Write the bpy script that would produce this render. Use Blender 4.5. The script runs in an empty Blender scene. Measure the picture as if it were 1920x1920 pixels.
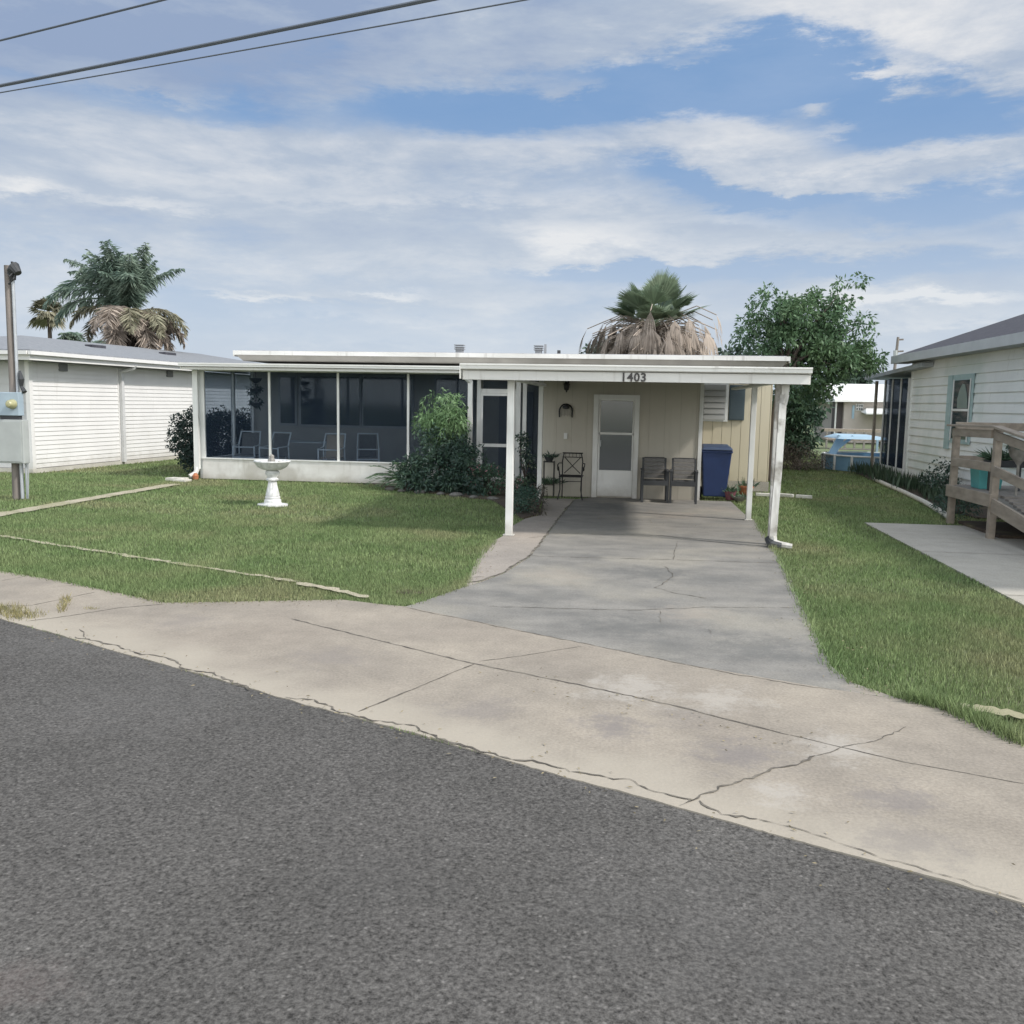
import bpy, bmesh, math, random
import numpy as np
from mathutils import Vector, Matrix, noise as mnoise
random.seed(7); RNG = np.random.default_rng(7)
SC = bpy.context.scene
COL = SC.collection
PI = math.pi

# ------------------------------------------------------------------ camera
F = 1700.; HC = 1.85
yaw = math.radians(7.4); pitch = math.atan(205 / F); roll = math.atan(0.018)
fv = np.array([-math.sin(yaw) * math.cos(pitch), math.cos(yaw) * math.cos(pitch), -math.sin(pitch)])
r0 = np.array([math.cos(yaw), math.sin(yaw), 0]); u0 = np.cross(r0, fv)
rv = math.cos(roll) * r0 + math.sin(roll) * u0
uv = -math.sin(roll) * r0 + math.cos(roll) * u0
CAM = np.array([0, 0, HC])
def ray(px, py): return fv * F + rv * (px - 960) - uv * (py - 960)
def at(px, py, z=0.0):
    d = ray(px, py); return CAM + d * ((z - HC) / d[2])
def atY(px, py, Y):
    d = ray(px, py); return CAM + d * (Y / d[1])
cd = bpy.data.cameras.new('camera'); cam = bpy.data.objects.new('camera', cd); COL.objects.link(cam)
cam.matrix_world = Matrix(((rv[0], uv[0], -fv[0], 0), (rv[1], uv[1], -fv[1], 0), (rv[2], uv[2], -fv[2], HC), (0, 0, 0, 1)))
cd.sensor_width = 36; cd.lens = 36 * F / 1920; cd.clip_start = 0.05; cd.clip_end = 3000
SC.camera = cam

# ------------------------------------------------------------------ light
SUN = Vector((1.0, -0.30, 1.0)).normalized()
sl = bpy.data.lights.new('sun', 'SUN'); sl.energy = 2.6; sl.angle = math.radians(4.5); sl.color = (1, .955, .89)
so = bpy.data.objects.new('sun', sl); COL.objects.link(so)
so.rotation_euler = SUN.to_track_quat('Z', 'Y').to_euler(); so.location = (30, -10, 40)
SC.view_settings.view_transform = 'Standard'; SC.view_settings.look = 'None'
SC.view_settings.gamma = 1; SC.view_settings.exposure = 0.46

# ------------------------------------------------------------------ sky
W = bpy.data.worlds.new('World'); SC.world = W; W.use_nodes = True
wt = W.node_tree; wn = wt.nodes; wl = wt.links
for n in list(wn): wn.remove(n)
def N(t, **k):
    n = wn.new(t)
    for a, b in k.items(): setattr(n, a, b)
    return n
def M(op, a, b=None, c=None, clamp=False):
    n = N('ShaderNodeMath', operation=op, use_clamp=clamp)
    for i, v in enumerate((a, b, c)):
        if v is None: continue
        if isinstance(v, (int, float)): n.inputs[i].default_value = v
        else: wl.new(v, n.inputs[i])
    return n.outputs[0]
def smooth(v, lo, hi, a=0., b=1.):
    n = N('ShaderNodeMapRange', interpolation_type='SMOOTHSTEP'); wl.new(v, n.inputs[0])
    for i, x in zip((1, 2, 3, 4), (lo, hi, a, b)): n.inputs[i].default_value = x
    return n.outputs[0]
sky = N('ShaderNodeTexSky', sky_type='NISHITA'); sky.sun_disc = False
sky.sun_elevation = math.asin(SUN.z); sky.sun_rotation = math.atan2(SUN.x, SUN.y)
sky.air_density = 1.0; sky.dust_density = 1.4; sky.ozone_density = 1.5
tc = N('ShaderNodeTexCoord'); sep = N('ShaderNodeSeparateXYZ'); wl.new(tc.outputs['Generated'], sep.inputs[0])
X, Y, Z = sep.outputs
AZ = M('ARCTAN2', X, Y); EL = M('ARCSINE', Z)
cmb = N('ShaderNodeCombineXYZ'); wl.new(AZ, cmb.inputs[0]); wl.new(EL, cmb.inputs[1])
def wnoise(scale, sx, sy, detail=6, rough=.55, rot=0., off=0., dist=0.):
    mp = N('ShaderNodeMapping'); wl.new(cmb.outputs[0], mp.inputs[0])
    mp.inputs['Scale'].default_value = (sx, sy, 1); mp.inputs['Rotation'].default_value = (0, 0, rot)
    mp.inputs['Location'].default_value = (off, off * .7, off)
    t = N('ShaderNodeTexNoise'); wl.new(mp.outputs[0], t.inputs[0])
    t.inputs['Scale'].default_value = scale; t.inputs['Detail'].default_value = detail
    t.inputs['Roughness'].default_value = rough; t.inputs['Distortion'].default_value = dist
    return t.outputs[0]
n1 = wnoise(2.6, 1.0, 2.5, 12, .60, rot=-.10, off=3.1, dist=.35)
n2 = wnoise(7.5, .85, 2.9, 10, .64, rot=-.12, off=9.4, dist=.25)
n3 = wnoise(20.0, .7, 2.4, 8, .68, rot=-.05, off=1.7)
def pix_ae(px, py):
    d = ray(px, py); d = d / np.linalg.norm(d); return math.atan2(d[0], d[1]), math.asin(d[2])
wa = M('MULTIPLY_ADD', M('SUBTRACT', n2, .5), .10, AZ)
we = M('MULTIPLY_ADD', M('SUBTRACT', n3, .5), .045, M('MULTIPLY_ADD', M('SUBTRACT', n2, .5), .05, EL))
def blob(px, py, rx, ry, ang=0., soft=1.0):
    a, e = pix_ae(px, py); rx /= F; ry /= F
    c, s = math.cos(ang), math.sin(ang)
    dx = M('SUBTRACT', wa, a); dy = M('SUBTRACT', we, e)
    u = M('DIVIDE', M('ADD', M('MULTIPLY', dx, c), M('MULTIPLY', dy, s)), rx)
    v = M('DIVIDE', M('SUBTRACT', M('MULTIPLY', dy, c), M('MULTIPLY', dx, s)), ry)
    q = M('ADD', M('MULTIPLY', u, u), M('MULTIPLY', v, v))
    return M('POWER', 2.718, M('MULTIPLY', q, -1.0 * soft))
cov = M('ADD', M('MULTIPLY', M('SUBTRACT', n1, .5), .9), M('ADD', M('MULTIPLY', M('SUBTRACT', n2, .5), .75), M('MULTIPLY', M('SUBTRACT', n3, .5), .35)))
cov = M('ADD', cov, .60)
for (px, py, rx, ry, ang, amp) in [
    (1310, 160, 280, 52, .05, -.95), (1500, 130, 180, 60, -.3, -.75), (1720, 235, 230, 62, .05, -1.0), (930, 215, 300, 36, .0, -.75),
    (300, 190, 330, 26, -.08, -.65), (1290, 355, 120, 24, -.25, -.85), (1480, 383, 130, 14, .0, -.6),
    (1800, 385, 200, 30, .08, -.75), (1150, 503, 220, 16, 0, -.6), (1535, 205, 40, 16, 0, .8), (1590, 235, 45, 10, .1, .5), (1090, 165, 60, 14, 0, .5), (1300, 120, 60, 10, .1, .4), (1640, 130, 60, 16, -.2, .5), (1380, 160, 50, 8, -.1, .3), (1500, 510, 420, 22, .02, -.65), (760, 600, 420, 60, 0, -.12), (400, 610, 260, 60, 0, -.25), (1860, 435, 160, 18, 0, -.45),
    (1750, 75, 300, 80, -.15, .55), (1200, 60, 360, 40, 0, .35), (1420, 265, 240, 34, -.1, .6), (1250, 225, 150, 26, .1, .3), (1750, 305, 320, 24, .08, .6), (1500, 330, 220, 26, -.1, .45),
    (1120, 440, 130, 26, -.05, .6), (1500, 460, 380, 20, .03, .45), (400, 330, 620, 110, -.03, .3), (700, 270, 500, 30, 0, .3), (60, 110, 200, 30, -.15, .4), (280, 150, 110, 18, -.25, .35), (620, 60, 500, 50, .05, .2), (1680, 560, 130, 22, -.15, .65), (560, 557, 180, 10, 0, .35), (30, 350, 60, 22, 0, .4), (230, 385, 150, 14, 0, .3), (500, 60, 520, 60, .1, .1)]:
    cov = M('MULTIPLY_ADD', blob(px, py, rx, ry, ang), amp, cov)
mask = smooth(cov, .08, .80, .12, 1.)
# cloud tone: thin grey-blue veil to brighter tops
n4 = wnoise(4.2, 1.0, 3.2, 11, .62, rot=-.08, off=21.3, dist=.3)
bright = M('ADD', M('ADD', M('MULTIPLY', n2, .35), M('MULTIPLY', n4, .75)), M('MULTIPLY_ADD', n3, .2, -.13))
for (px, py, rx, ry, ang, amp) in [(1120, 440, 120, 20, -.05, .22), (1420, 275, 300, 40, -.05, .10), (1750, 90, 280, 60, -.15, .10), (1680, 558, 130, 16, -.12, .3), (720, 553, 70, 7, 0, .3), (480, 556, 100, 7, 0, .22), (20, 352, 50, 16, 0, .28),
                                   (230, 386, 130, 10, 0, .18), (450, 60, 640, 110, .1, -.26), (1500, 1, 500, 60, 0, .08), (700, 420, 500, 60, 0, -.03), (1750, 560, 160, 9, -.05, .25), (1500, 465, 300, 12, 0, .1), (640, 640, 200, 14, 0, .14), (1650, 305, 400, 18, .06, .08), (1300, 420, 300, 16, -.04, .1), (350, 600, 300, 14, 0, .1), (560, 590, 240, 8, 0, .15), (1820, 600, 140, 10, 0, .15), (900, 380, 400, 12, 0, .07)]:
    bright = M('MULTIPLY_ADD', blob(px, py, rx, ry, ang), amp, bright)
rmp = N('ShaderNodeValToRGB'); wl.new(bright, rmp.inputs[0])
CS = 6.5
cr = rmp.color_ramp; cr.elements[0].position = .30; cr.elements[0].color = (.33, .42, .60, 1)
cr.elements[1].position = .78; cr.elements[1].color = (.94, .93, .92, 1)
e = cr.elements.new(.52); e.color = (.50, .575, .69, 1)
ccol = N('ShaderNodeVectorMath', operation='SCALE'); wl.new(rmp.outputs[0], ccol.inputs[0]); ccol.inputs['Scale'].default_value = CS
# blue of the gaps: the physical sky, slightly lifted by thin high cloud
skt = N('ShaderNodeMix', data_type='RGBA'); skt.inputs[0].default_value = .85
wl.new(sky.outputs[0], skt.inputs[6]); skt.inputs[7].default_value = (.20 * CS, .37 * CS, .66 * CS, 1)
mx = N('ShaderNodeMix', data_type='RGBA'); wl.new(M('MULTIPLY', mask, .93), mx.inputs[0])
wl.new(skt.outputs[2], mx.inputs[6]); wl.new(ccol.outputs[0], mx.inputs[7])
hz = smooth(EL, .0, .30, .72, 0.)
hm = N('ShaderNodeMix', data_type='RGBA'); wl.new(hz, hm.inputs[0]); wl.new(mx.outputs[2], hm.inputs[6])
hm.inputs[7].default_value = (.72 * CS, .79 * CS, .86 * CS, 1)
# added fill: sky behind and right of camera brightened and warmed for the facade
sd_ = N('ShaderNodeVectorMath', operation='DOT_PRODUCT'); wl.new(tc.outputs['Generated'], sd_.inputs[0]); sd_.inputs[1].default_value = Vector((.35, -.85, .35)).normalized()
back_fill = smooth(sd_.outputs['Value'], -.05, .85, 1.0, 3.3)
gs = N('ShaderNodeVectorMath', operation='SCALE'); wl.new(hm.outputs[2], gs.inputs[0]); wl.new(back_fill, gs.inputs['Scale'])
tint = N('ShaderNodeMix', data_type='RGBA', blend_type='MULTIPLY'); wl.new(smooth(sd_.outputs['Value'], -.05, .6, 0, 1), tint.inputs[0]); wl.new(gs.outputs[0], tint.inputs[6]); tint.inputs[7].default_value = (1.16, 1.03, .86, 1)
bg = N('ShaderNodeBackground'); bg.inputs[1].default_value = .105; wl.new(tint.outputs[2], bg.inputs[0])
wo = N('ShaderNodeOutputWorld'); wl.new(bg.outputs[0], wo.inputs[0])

# ------------------------------------------------------------------ materials
def mat(name, c1, c2=None, rough=.7, scale=3., detail=6, bump=0., bscale=None, metal=0., lo=.3, hi=.7, stretch=(1, 1, 1), island=0., extra=None, spec=.5, c3=None, scale3=.4, trans=0.):
    m = bpy.data.materials.new(name); m.use_nodes = True
    t = m.node_tree; n = t.nodes; l = t.links; b = n['Principled BSDF']
    b.inputs['Roughness'].default_value = rough; b.inputs['Metallic'].default_value = metal
    b.inputs['Specular IOR Level'].default_value = spec
    geo = n.new('ShaderNodeNewGeometry'); mp = n.new('ShaderNodeMapping'); l.new(geo.outputs['Position'], mp.inputs[0])
    mp.inputs['Scale'].default_value = stretch
    nz = n.new('ShaderNodeTexNoise'); l.new(mp.outputs[0], nz.inputs[0]); nz.inputs['Scale'].default_value = scale; nz.inputs['Detail'].default_value = detail
    rp = n.new('ShaderNodeMapRange'); l.new(nz.outputs[0], rp.inputs[0]); rp.inputs[1].default_value = lo; rp.inputs[2].default_value = hi
    if c2 is None: c2 = tuple(x * .88 for x in c1)
    mx = n.new('ShaderNodeMix'); mx.data_type = 'RGBA'; l.new(rp.outputs[0], mx.inputs[0])
    mx.inputs[6].default_value = (*c1, 1); mx.inputs[7].default_value = (*c2, 1)
    out = mx.outputs[2]
    if c3 is not None:
        n3_ = n.new('ShaderNodeTexNoise'); l.new(geo.outputs['Position'], n3_.inputs[0]); n3_.inputs['Scale'].default_value = scale3; n3_.inputs['Detail'].default_value = 5
        r3 = n.new('ShaderNodeMapRange'); r3.interpolation_type = 'SMOOTHSTEP'; l.new(n3_.outputs[0], r3.inputs[0]); r3.inputs[1].default_value = .48; r3.inputs[2].default_value = .66
        m3 = n.new('ShaderNodeMix'); m3.data_type = 'RGBA'; l.new(r3.outputs[0], m3.inputs[0]); l.new(out, m3.inputs[6]); m3.inputs[7].default_value = (*c3, 1); out = m3.outputs[2]
    if island:
        hs = n.new('ShaderNodeHueSaturation'); l.new(out, hs.inputs['Color'])
        ri = n.new('ShaderNodeMapRange'); l.new(geo.outputs['Random Per Island'], ri.inputs[0]); ri.inputs[3].default_value = 1 - island; ri.inputs[4].default_value = 1 + island
        l.new(ri.outputs[0], hs.inputs['Value']); out = hs.outputs[0]
    l.new(out, b.inputs['Base Color'])
    if trans:
        tr = n.new('ShaderNodeBsdfTranslucent'); l.new(out, tr.inputs[0]); ms = n.new('ShaderNodeMixShader'); ms.inputs[0].default_value = trans
        l.new(b.outputs[0], ms.inputs[1]); l.new(tr.outputs[0], ms.inputs[2]); l.new(ms.outputs[0], n['Material Output'].inputs[0])
    if bump:
        nb = n.new('ShaderNodeTexNoise'); l.new(mp.outputs[0], nb.inputs[0]); nb.inputs['Scale'].default_value = bscale or scale * 4; nb.inputs['Detail'].default_value = 4
        bp = n.new('ShaderNodeBump'); bp.inputs['Strength'].default_value = bump; bp.inputs['Distance'].default_value = .01
        l.new(nb.outputs[0], bp.inputs['Height']); l.new(bp.outputs[0], b.inputs['Normal'])
    return m

white = mat('white_paint', (.74, .74, .72), (.60, .60, .58), .55, 2.2, bump=.15, bscale=12)
white_old = mat('weathered_white_paint', (.66, .65, .62), (.42, .40, .37), .7, 9, lo=.42, hi=.72, stretch=(1, 1, .25), bump=.3, bscale=30, c3=(.30, .28, .25), scale3=5)
fascia_m = mat('fascia_white', (.70, .69, .665), (.54, .53, .50), .6, 1.6, stretch=(.5, 1, 2.5), lo=.35, hi=.75, bump=.1)
gutter_m = mat('painted_gutter', (.80, .795, .77), (.63, .62, .59), .45, 1.3, stretch=(.4, 1, 3))
soffit_m = mat('soffit_tan', (.36, .34, .31), (.28, .265, .24), .7, 3)
roofing_m = mat('roll_roofing', (.34, .34, .36), (.25, .25, .27), .8, 5, bump=.3)
cream = mat('cream_panel_paint', (.60, .535, .40), (.53, .47, .345), .6, 1.4, stretch=(1, 1, .3), lo=.3, hi=.75, bump=.12, bscale=25)
groove = mat('panel_groove', (.28, .24, .17), None, .8)
cream_shaded = mat('shaded_cream_paint', (.47, .44, .375), (.42, .39, .335), .6, 1.1, stretch=(1, 1, .4), bump=.1, bscale=20)  # same cream as the panels, darkened and greyed for the carport shade
porch_wall_m = mat('porch_back_wall', (.46, .45, .42), (.40, .39, .37), .7, 2)
knee_m = mat('knee_wall_paint', (.70, .69, .66), (.57, .55, .52), .65, 2.2, stretch=(.8, 1, 2), c3=(.46, .44, .40), scale3=1.3, bump=.2, bscale=20)
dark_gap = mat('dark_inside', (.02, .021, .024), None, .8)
siding_w = mat('white_lap_siding', (.72, .71, .70), (.66, .65, .64), .5, 1.5, bump=.05)
siding_r = mat('pale_lap_siding', (.76, .775, .76), (.69, .705, .69), .6, 1.2, bump=.1, c3=(.60, .65, .62), scale3=.6)
shingle_g = mat('grey_shingles', (.25, .26, .28), (.17, .18, .195), .9, 9, stretch=(1, 2.5, 1), bump=.5)
shingle_d = mat('dark_shingles', (.065, .065, .08), (.035, .035, .045), .9, 7, bump=.5)
metal_g = mat('grey_metal_box', (.40, .42, .41), (.34, .355, .35), .5, 4, bump=.1)
metal_b = mat('blue_grey_metal_box', (.36, .44, .50), (.30, .37, .43), .45, 4)
wood_pole = mat('weathered_pole_wood', (.24, .21, .19), (.13, .115, .105), .9, 14, stretch=(1, 1, .1), bump=.6)
galv = mat('galvanised_conduit', (.48, .50, .53), (.38, .40, .42), .4, 6, metal=.3)
black_m = mat('black_wrought_iron', (.015, .014, .014), None, .45, 6)
charcoal = mat('charcoal_resin', (.045, .048, .052), (.033, .035, .038), .6, 5)
seat_m = mat('grey_sling', (.16, .155, .15), (.12, .115, .11), .7, 20)
navy = mat('navy_plastic', (.014, .036, .125), (.011, .029, .10), .45, 4)
navy_lid = mat('faded_navy_lid', (.05, .075, .13), (.035, .055, .11), .5, 4)
birdbath_m = mat('white_painted_concrete', (.70, .70, .70), (.50, .50, .49), .7, 16, lo=.4, hi=.75, bump=.4, bscale=40)
stone_m = mat('grey_stone', (.30, .285, .26), (.20, .19, .17), .85, 12, bump=.4)
white_stone = mat('pale_edging_stone', (.62, .60, .54), (.46, .44, .39), .8, 12, bump=.3)
terra = mat('terracotta', (.42, .16, .07), (.33, .12, .055), .75, 12)
pinkpot = mat('purple_pot', (.24, .09, .11), (.19, .075, .09), .6, 8)
teal_m = mat('turquoise_paint', (.10, .38, .38), (.08, .32, .33), .55, 4)
teal_trim = mat('faded_teal_trim', (.36, .47, .47), (.30, .41, .41), .6, 4)
deck_m = mat('weathered_deck_wood', (.34, .29, .235), (.22, .185, .15), .8, 10, stretch=(1, .3, 1), bump=.3)
deck_dark = mat('deck_board_grey', (.26, .24, .22), (.18, .165, .15), .85, 8, bump=.3)
lightblue = mat('light_blue_canvas', (.38, .52, .62), (.30, .44, .55), .6, 3)
poolblue = mat('blue_pool_wall', (.17, .30, .42), (.13, .245, .36), .5, 5)
farwall = mat('pinkish_tan_siding', (.50, .45, .41), (.44, .39, .36), .7, 2)
curtain_m = mat('grey_curtain', (.20, .215, .235), (.15, .165, .185), .8, 3, stretch=(12, 1, .3))
cable_m = mat('black_cable', (.10, .115, .14), None, .6)
bark = mat('grey_bark', (.12, .095, .08), (.05, .04, .035), .9, 12, stretch=(1, 1, .3), bump=.7)
digit_m = mat('dark_digit', (.05, .045, .045), None, .5)
mulch = mat('mulch_bed', (.085, .062, .045), (.045, .034, .026), .95, 18, bump=.8, c3=(.10, .085, .05), scale3=2)

def weather(m, splash=.0, streak=.0, zsplash=.25, col=(.30, .27, .22)):
    t = m.node_tree; n = t.nodes; l = t.links; b = n['Principled BSDF']; src = b.inputs['Base Color'].links[0].from_socket
    g = n.new('ShaderNodeNewGeometry'); sp = n.new('ShaderNodeSeparateXYZ'); l.new(g.outputs['Position'], sp.inputs[0])
    def noise(sc, st, d=8, r=.6):
        mp = n.new('ShaderNodeMapping'); l.new(g.outputs['Position'], mp.inputs[0]); mp.inputs['Scale'].default_value = st
        x = n.new('ShaderNodeTexNoise'); l.new(mp.outputs[0], x.inputs[0]); x.inputs['Scale'].default_value = sc; x.inputs['Detail'].default_value = d; x.inputs['Roughness'].default_value = r; return x.outputs[0]
    def mr(v, a, b_, c, d):
        r = n.new('ShaderNodeMapRange'); r.interpolation_type = 'SMOOTHSTEP'; l.new(v, r.inputs[0])
        for i, x in zip((1, 2, 3, 4), (a, b_, c, d)): r.inputs[i].default_value = x
        return r.outputs[0]
    def mth(op, a, b_):
        q = n.new('ShaderNodeMath'); q.operation = op
        for i, v in enumerate((a, b_)):
            if isinstance(v, float): q.inputs[i].default_value = v
            else: l.new(v, q.inputs[i])
        return q.outputs[0]
    st = mr(noise(9, (1, 1, .09)), .56, .74, 0., streak)
    q = n.new('ShaderNodeMath'); q.operation = 'MULTIPLY_ADD'; l.new(noise(4, (1, 1, 1), 9, .7), q.inputs[0]); q.inputs[1].default_value = -zsplash * 1.6; l.new(sp.outputs['Z'], q.inputs[2])
    sl_ = mr(q.outputs[0], -zsplash * .9, zsplash * .35, splash, 0.)
    f = mth('MAXIMUM', st, sl_)
    mx = n.new('ShaderNodeMix'); mx.data_type = 'RGBA'; l.new(f, mx.inputs[0]); l.new(src, mx.inputs[6]); mx.inputs[7].default_value = (*col, 1); l.new(mx.outputs[2], b.inputs['Base Color'])
weather(white, .55, .35); weather(fascia_m, 0., .55, col=(.33, .31, .28)); weather(gutter_m, 0., .45, col=(.38, .36, .33)); weather(siding_w, .45, .16, .35); weather(siding_r, .5, .22, .4)
weather(knee_m, .6, .35, .16); weather(cream, .45, .3, .5, (.30, .26, .19)); weather(cream_shaded, .4, .2, .3, (.26, .23, .18)); weather(white_old, .4, .5, .3, (.24, .22, .19))
def glass(name, col, rough=.08, alpha=1.):
    m = mat(name, col, None, rough, 2); b = m.node_tree.nodes['Principled BSDF']; b.inputs['Specular IOR Level'].default_value = .9
    b.inputs['Alpha'].default_value = alpha; return m
pane = glass('window_glass', (.035, .05, .065), .06)
pane_grey = glass('storm_glass', (.075, .088, .10), .12)
def screen(name, col, tr):
    m = bpy.data.materials.new(name); m.use_nodes = True; t = m.node_tree; n = t.nodes; l = t.links
    b = n['Principled BSDF']; b.inputs['Base Color'].default_value = (*col, 1); b.inputs['Roughness'].default_value = .8; b.inputs['Specular IOR Level'].default_value = .2
    tb = n.new('ShaderNodeBsdfTransparent'); tb.inputs[0].default_value = (.92, .96, 1, 1)
    g = n.new('ShaderNodeNewGeometry'); nz = n.new('ShaderNodeTexNoise'); l.new(g.outputs['Position'], nz.inputs[0]); nz.inputs['Scale'].default_value = .9
    r = n.new('ShaderNodeMapRange'); l.new(nz.outputs[0], r.inputs[0]); r.inputs[3].default_value = tr - .06; r.inputs[4].default_value = tr + .06
    ms = n.new('ShaderNodeMixShader'); l.new(r.outputs[0], ms.inputs[0]); l.new(b.outputs[0], ms.inputs[1]); l.new(tb.outputs[0], ms.inputs[2])
    l.new(ms.outputs[0], n['Material Output'].inputs[0]); return m
screen_m = screen('insect_screen', (.014, .024, .042), .74)
screen_d = screen('dark_insect_screen', (.012, .022, .04), .42)

# asphalt
def asphalt():
    m = mat('asphalt', (.097, .0915, .086), (.078, .074, .069), .92, 1.2, c3=(.108, .102, .095), scale3=.35, spec=.2)
    t = m.node_tree; n = t.nodes; l = t.links; b = n['Principled BSDF']; src = b.inputs['Base Color'].links[0].from_socket
    g = n.new('ShaderNodeNewGeometry')
    def nz(s, d=2, r=.5):
        x = n.new('ShaderNodeTexNoise'); l.new(g.outputs['Position'], x.inputs[0]); x.inputs['Scale'].default_value = s; x.inputs['Detail'].default_value = d; x.inputs['Roughness'].default_value = r; return x.outputs[0]
    a = nz(58, 4, .75)
    r1 = n.new('ShaderNodeMapRange'); l.new(a, r1.inputs[0]); r1.inputs[1].default_value = .32; r1.inputs[2].default_value = .72; r1.inputs[3].default_value = .30; r1.inputs[4].default_value = 1.85
    v = n.new('ShaderNodeTexVoronoi'); l.new(g.outputs['Position'], v.inputs[0]); v.inputs['Scale'].default_value = 48
    sp = n.new('ShaderNodeSeparateColor'); l.new(v.outputs['Color'], sp.inputs[0])
    r2 = n.new('ShaderNodeMapRange'); l.new(sp.outputs[0], r2.inputs[0]); r2.inputs[1].default_value = .80; r2.inputs[2].default_value = 1.; r2.inputs[3].default_value = 0; r2.inputs[4].default_value = 1.1
    r3 = n.new('ShaderNodeMapRange'); l.new(v.outputs['Distance'], r3.inputs[0]); r3.inputs[1].default_value = .1; r3.inputs[2].default_value = .45; r3.inputs[3].default_value = 1; r3.inputs[4].default_value = 0
    mm = n.new('ShaderNodeMath'); mm.operation = 'MULTIPLY_ADD'; l.new(r2.outputs[0], mm.inputs[0]); l.new(r3.outputs[0], mm.inputs[1]); l.new(r1.outputs[0], mm.inputs[2])
    hs = n.new('ShaderNodeHueSaturation'); l.new(src, hs.inputs['Color']); l.new(mm.outputs[0], hs.inputs['Value']); l.new(hs.outputs[0], b.inputs['Base Color'])
    bp = n.new('ShaderNodeBump'); bp.inputs['Strength'].default_value = .55; bp.inputs['Distance'].default_value = .006; l.new(a, bp.inputs['Height']); l.new(bp.outputs[0], b.inputs['Normal'])
    return m
asphalt_m = asphalt()
def concrete(name, base, dark, warm, sc=1.0, stretch=(1, 1, 1)):
    m = mat(name, base, dark, .85, 1.1 * sc, detail=8, lo=.32, hi=.72, stretch=stretch, c3=warm, scale3=.55 * sc, spec=.25, bump=.25, bscale=45)
    t = m.node_tree; n = t.nodes; l = t.links; b = n['Principled BSDF']; src = b.inputs['Base Color'].links[0].from_socket
    g = n.new('ShaderNodeNewGeometry'); x = n.new('ShaderNodeTexNoise'); l.new(g.outputs['Position'], x.inputs[0]); x.inputs['Scale'].default_value = 55; x.inputs['Detail'].default_value = 4
    y = n.new('ShaderNodeTexNoise'); l.new(g.outputs['Position'], y.inputs[0]); y.inputs['Scale'].default_value = 3.2; y.inputs['Detail'].default_value = 7; y.inputs['Roughness'].default_value = .78
    a = n.new('ShaderNodeMath'); a.operation = 'ADD'; l.new(x.outputs[0], a.inputs[0]); l.new(y.outputs[0], a.inputs[1])
    r = n.new('ShaderNodeMapRange'); l.new(a.outputs[0], r.inputs[0]); r.inputs[1].default_value = .6; r.inputs[2].default_value = 1.4; r.inputs[3].default_value = .72; r.inputs[4].default_value = 1.27
    hs = n.new('ShaderNodeHueSaturation'); l.new(src, hs.inputs['Color']); l.new(r.outputs[0], hs.inputs['Value']); l.new(hs.outputs[0], b.inputs['Base Color'])
    return m
conc_walk = concrete('sidewalk_concrete', (.325, .285, .235), (.232, .206, .175), (.275, .24, .20))
def dusty_rim(m):
    t = m.node_tree; n = t.nodes; l = t.links; b = n['Principled BSDF']; src = b.inputs['Base Color'].links[0].from_socket
    g = n.new('ShaderNodeNewGeometry'); dt = n.new('ShaderNodeVectorMath'); dt.operation = 'DOT_PRODUCT'; l.new(g.outputs['Position'], dt.inputs[0]); dt.inputs[1].default_value = (.44, .898, 0)
    nz = n.new('ShaderNodeTexNoise'); l.new(g.outputs['Position'], nz.inputs[0]); nz.inputs['Scale'].default_value = 1.7; nz.inputs['Detail'].default_value = 6
    a = n.new('ShaderNodeMath'); a.operation = 'MULTIPLY_ADD'; l.new(nz.outputs[0], a.inputs[0]); a.inputs[1].default_value = -.9; l.new(dt.outputs['Value'], a.inputs[2])
    r = n.new('ShaderNodeMapRange'); r.interpolation_type = 'SMOOTHSTEP'; l.new(a.outputs[0], r.inputs[0]); r.inputs[1].default_value = 3.786 - .45 + .02; r.inputs[2].default_value = 3.786 - .45 + .62; r.inputs[3].default_value = .8; r.inputs[4].default_value = 0
    mx = n.new('ShaderNodeMix'); mx.data_type = 'RGBA'; l.new(r.outputs[0], mx.inputs[0]); l.new(src, mx.inputs[6]); mx.inputs[7].default_value = (.385, .345, .285, 1); l.new(mx.outputs[2], b.inputs['Base Color'])
    return m
dusty_rim(conc_walk)
conc_drive = concrete('driveway_concrete', (.245, .232, .21), (.165, .16, .15), (.265, .248, .215), 1.3, (1, 2.0, 1))
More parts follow.
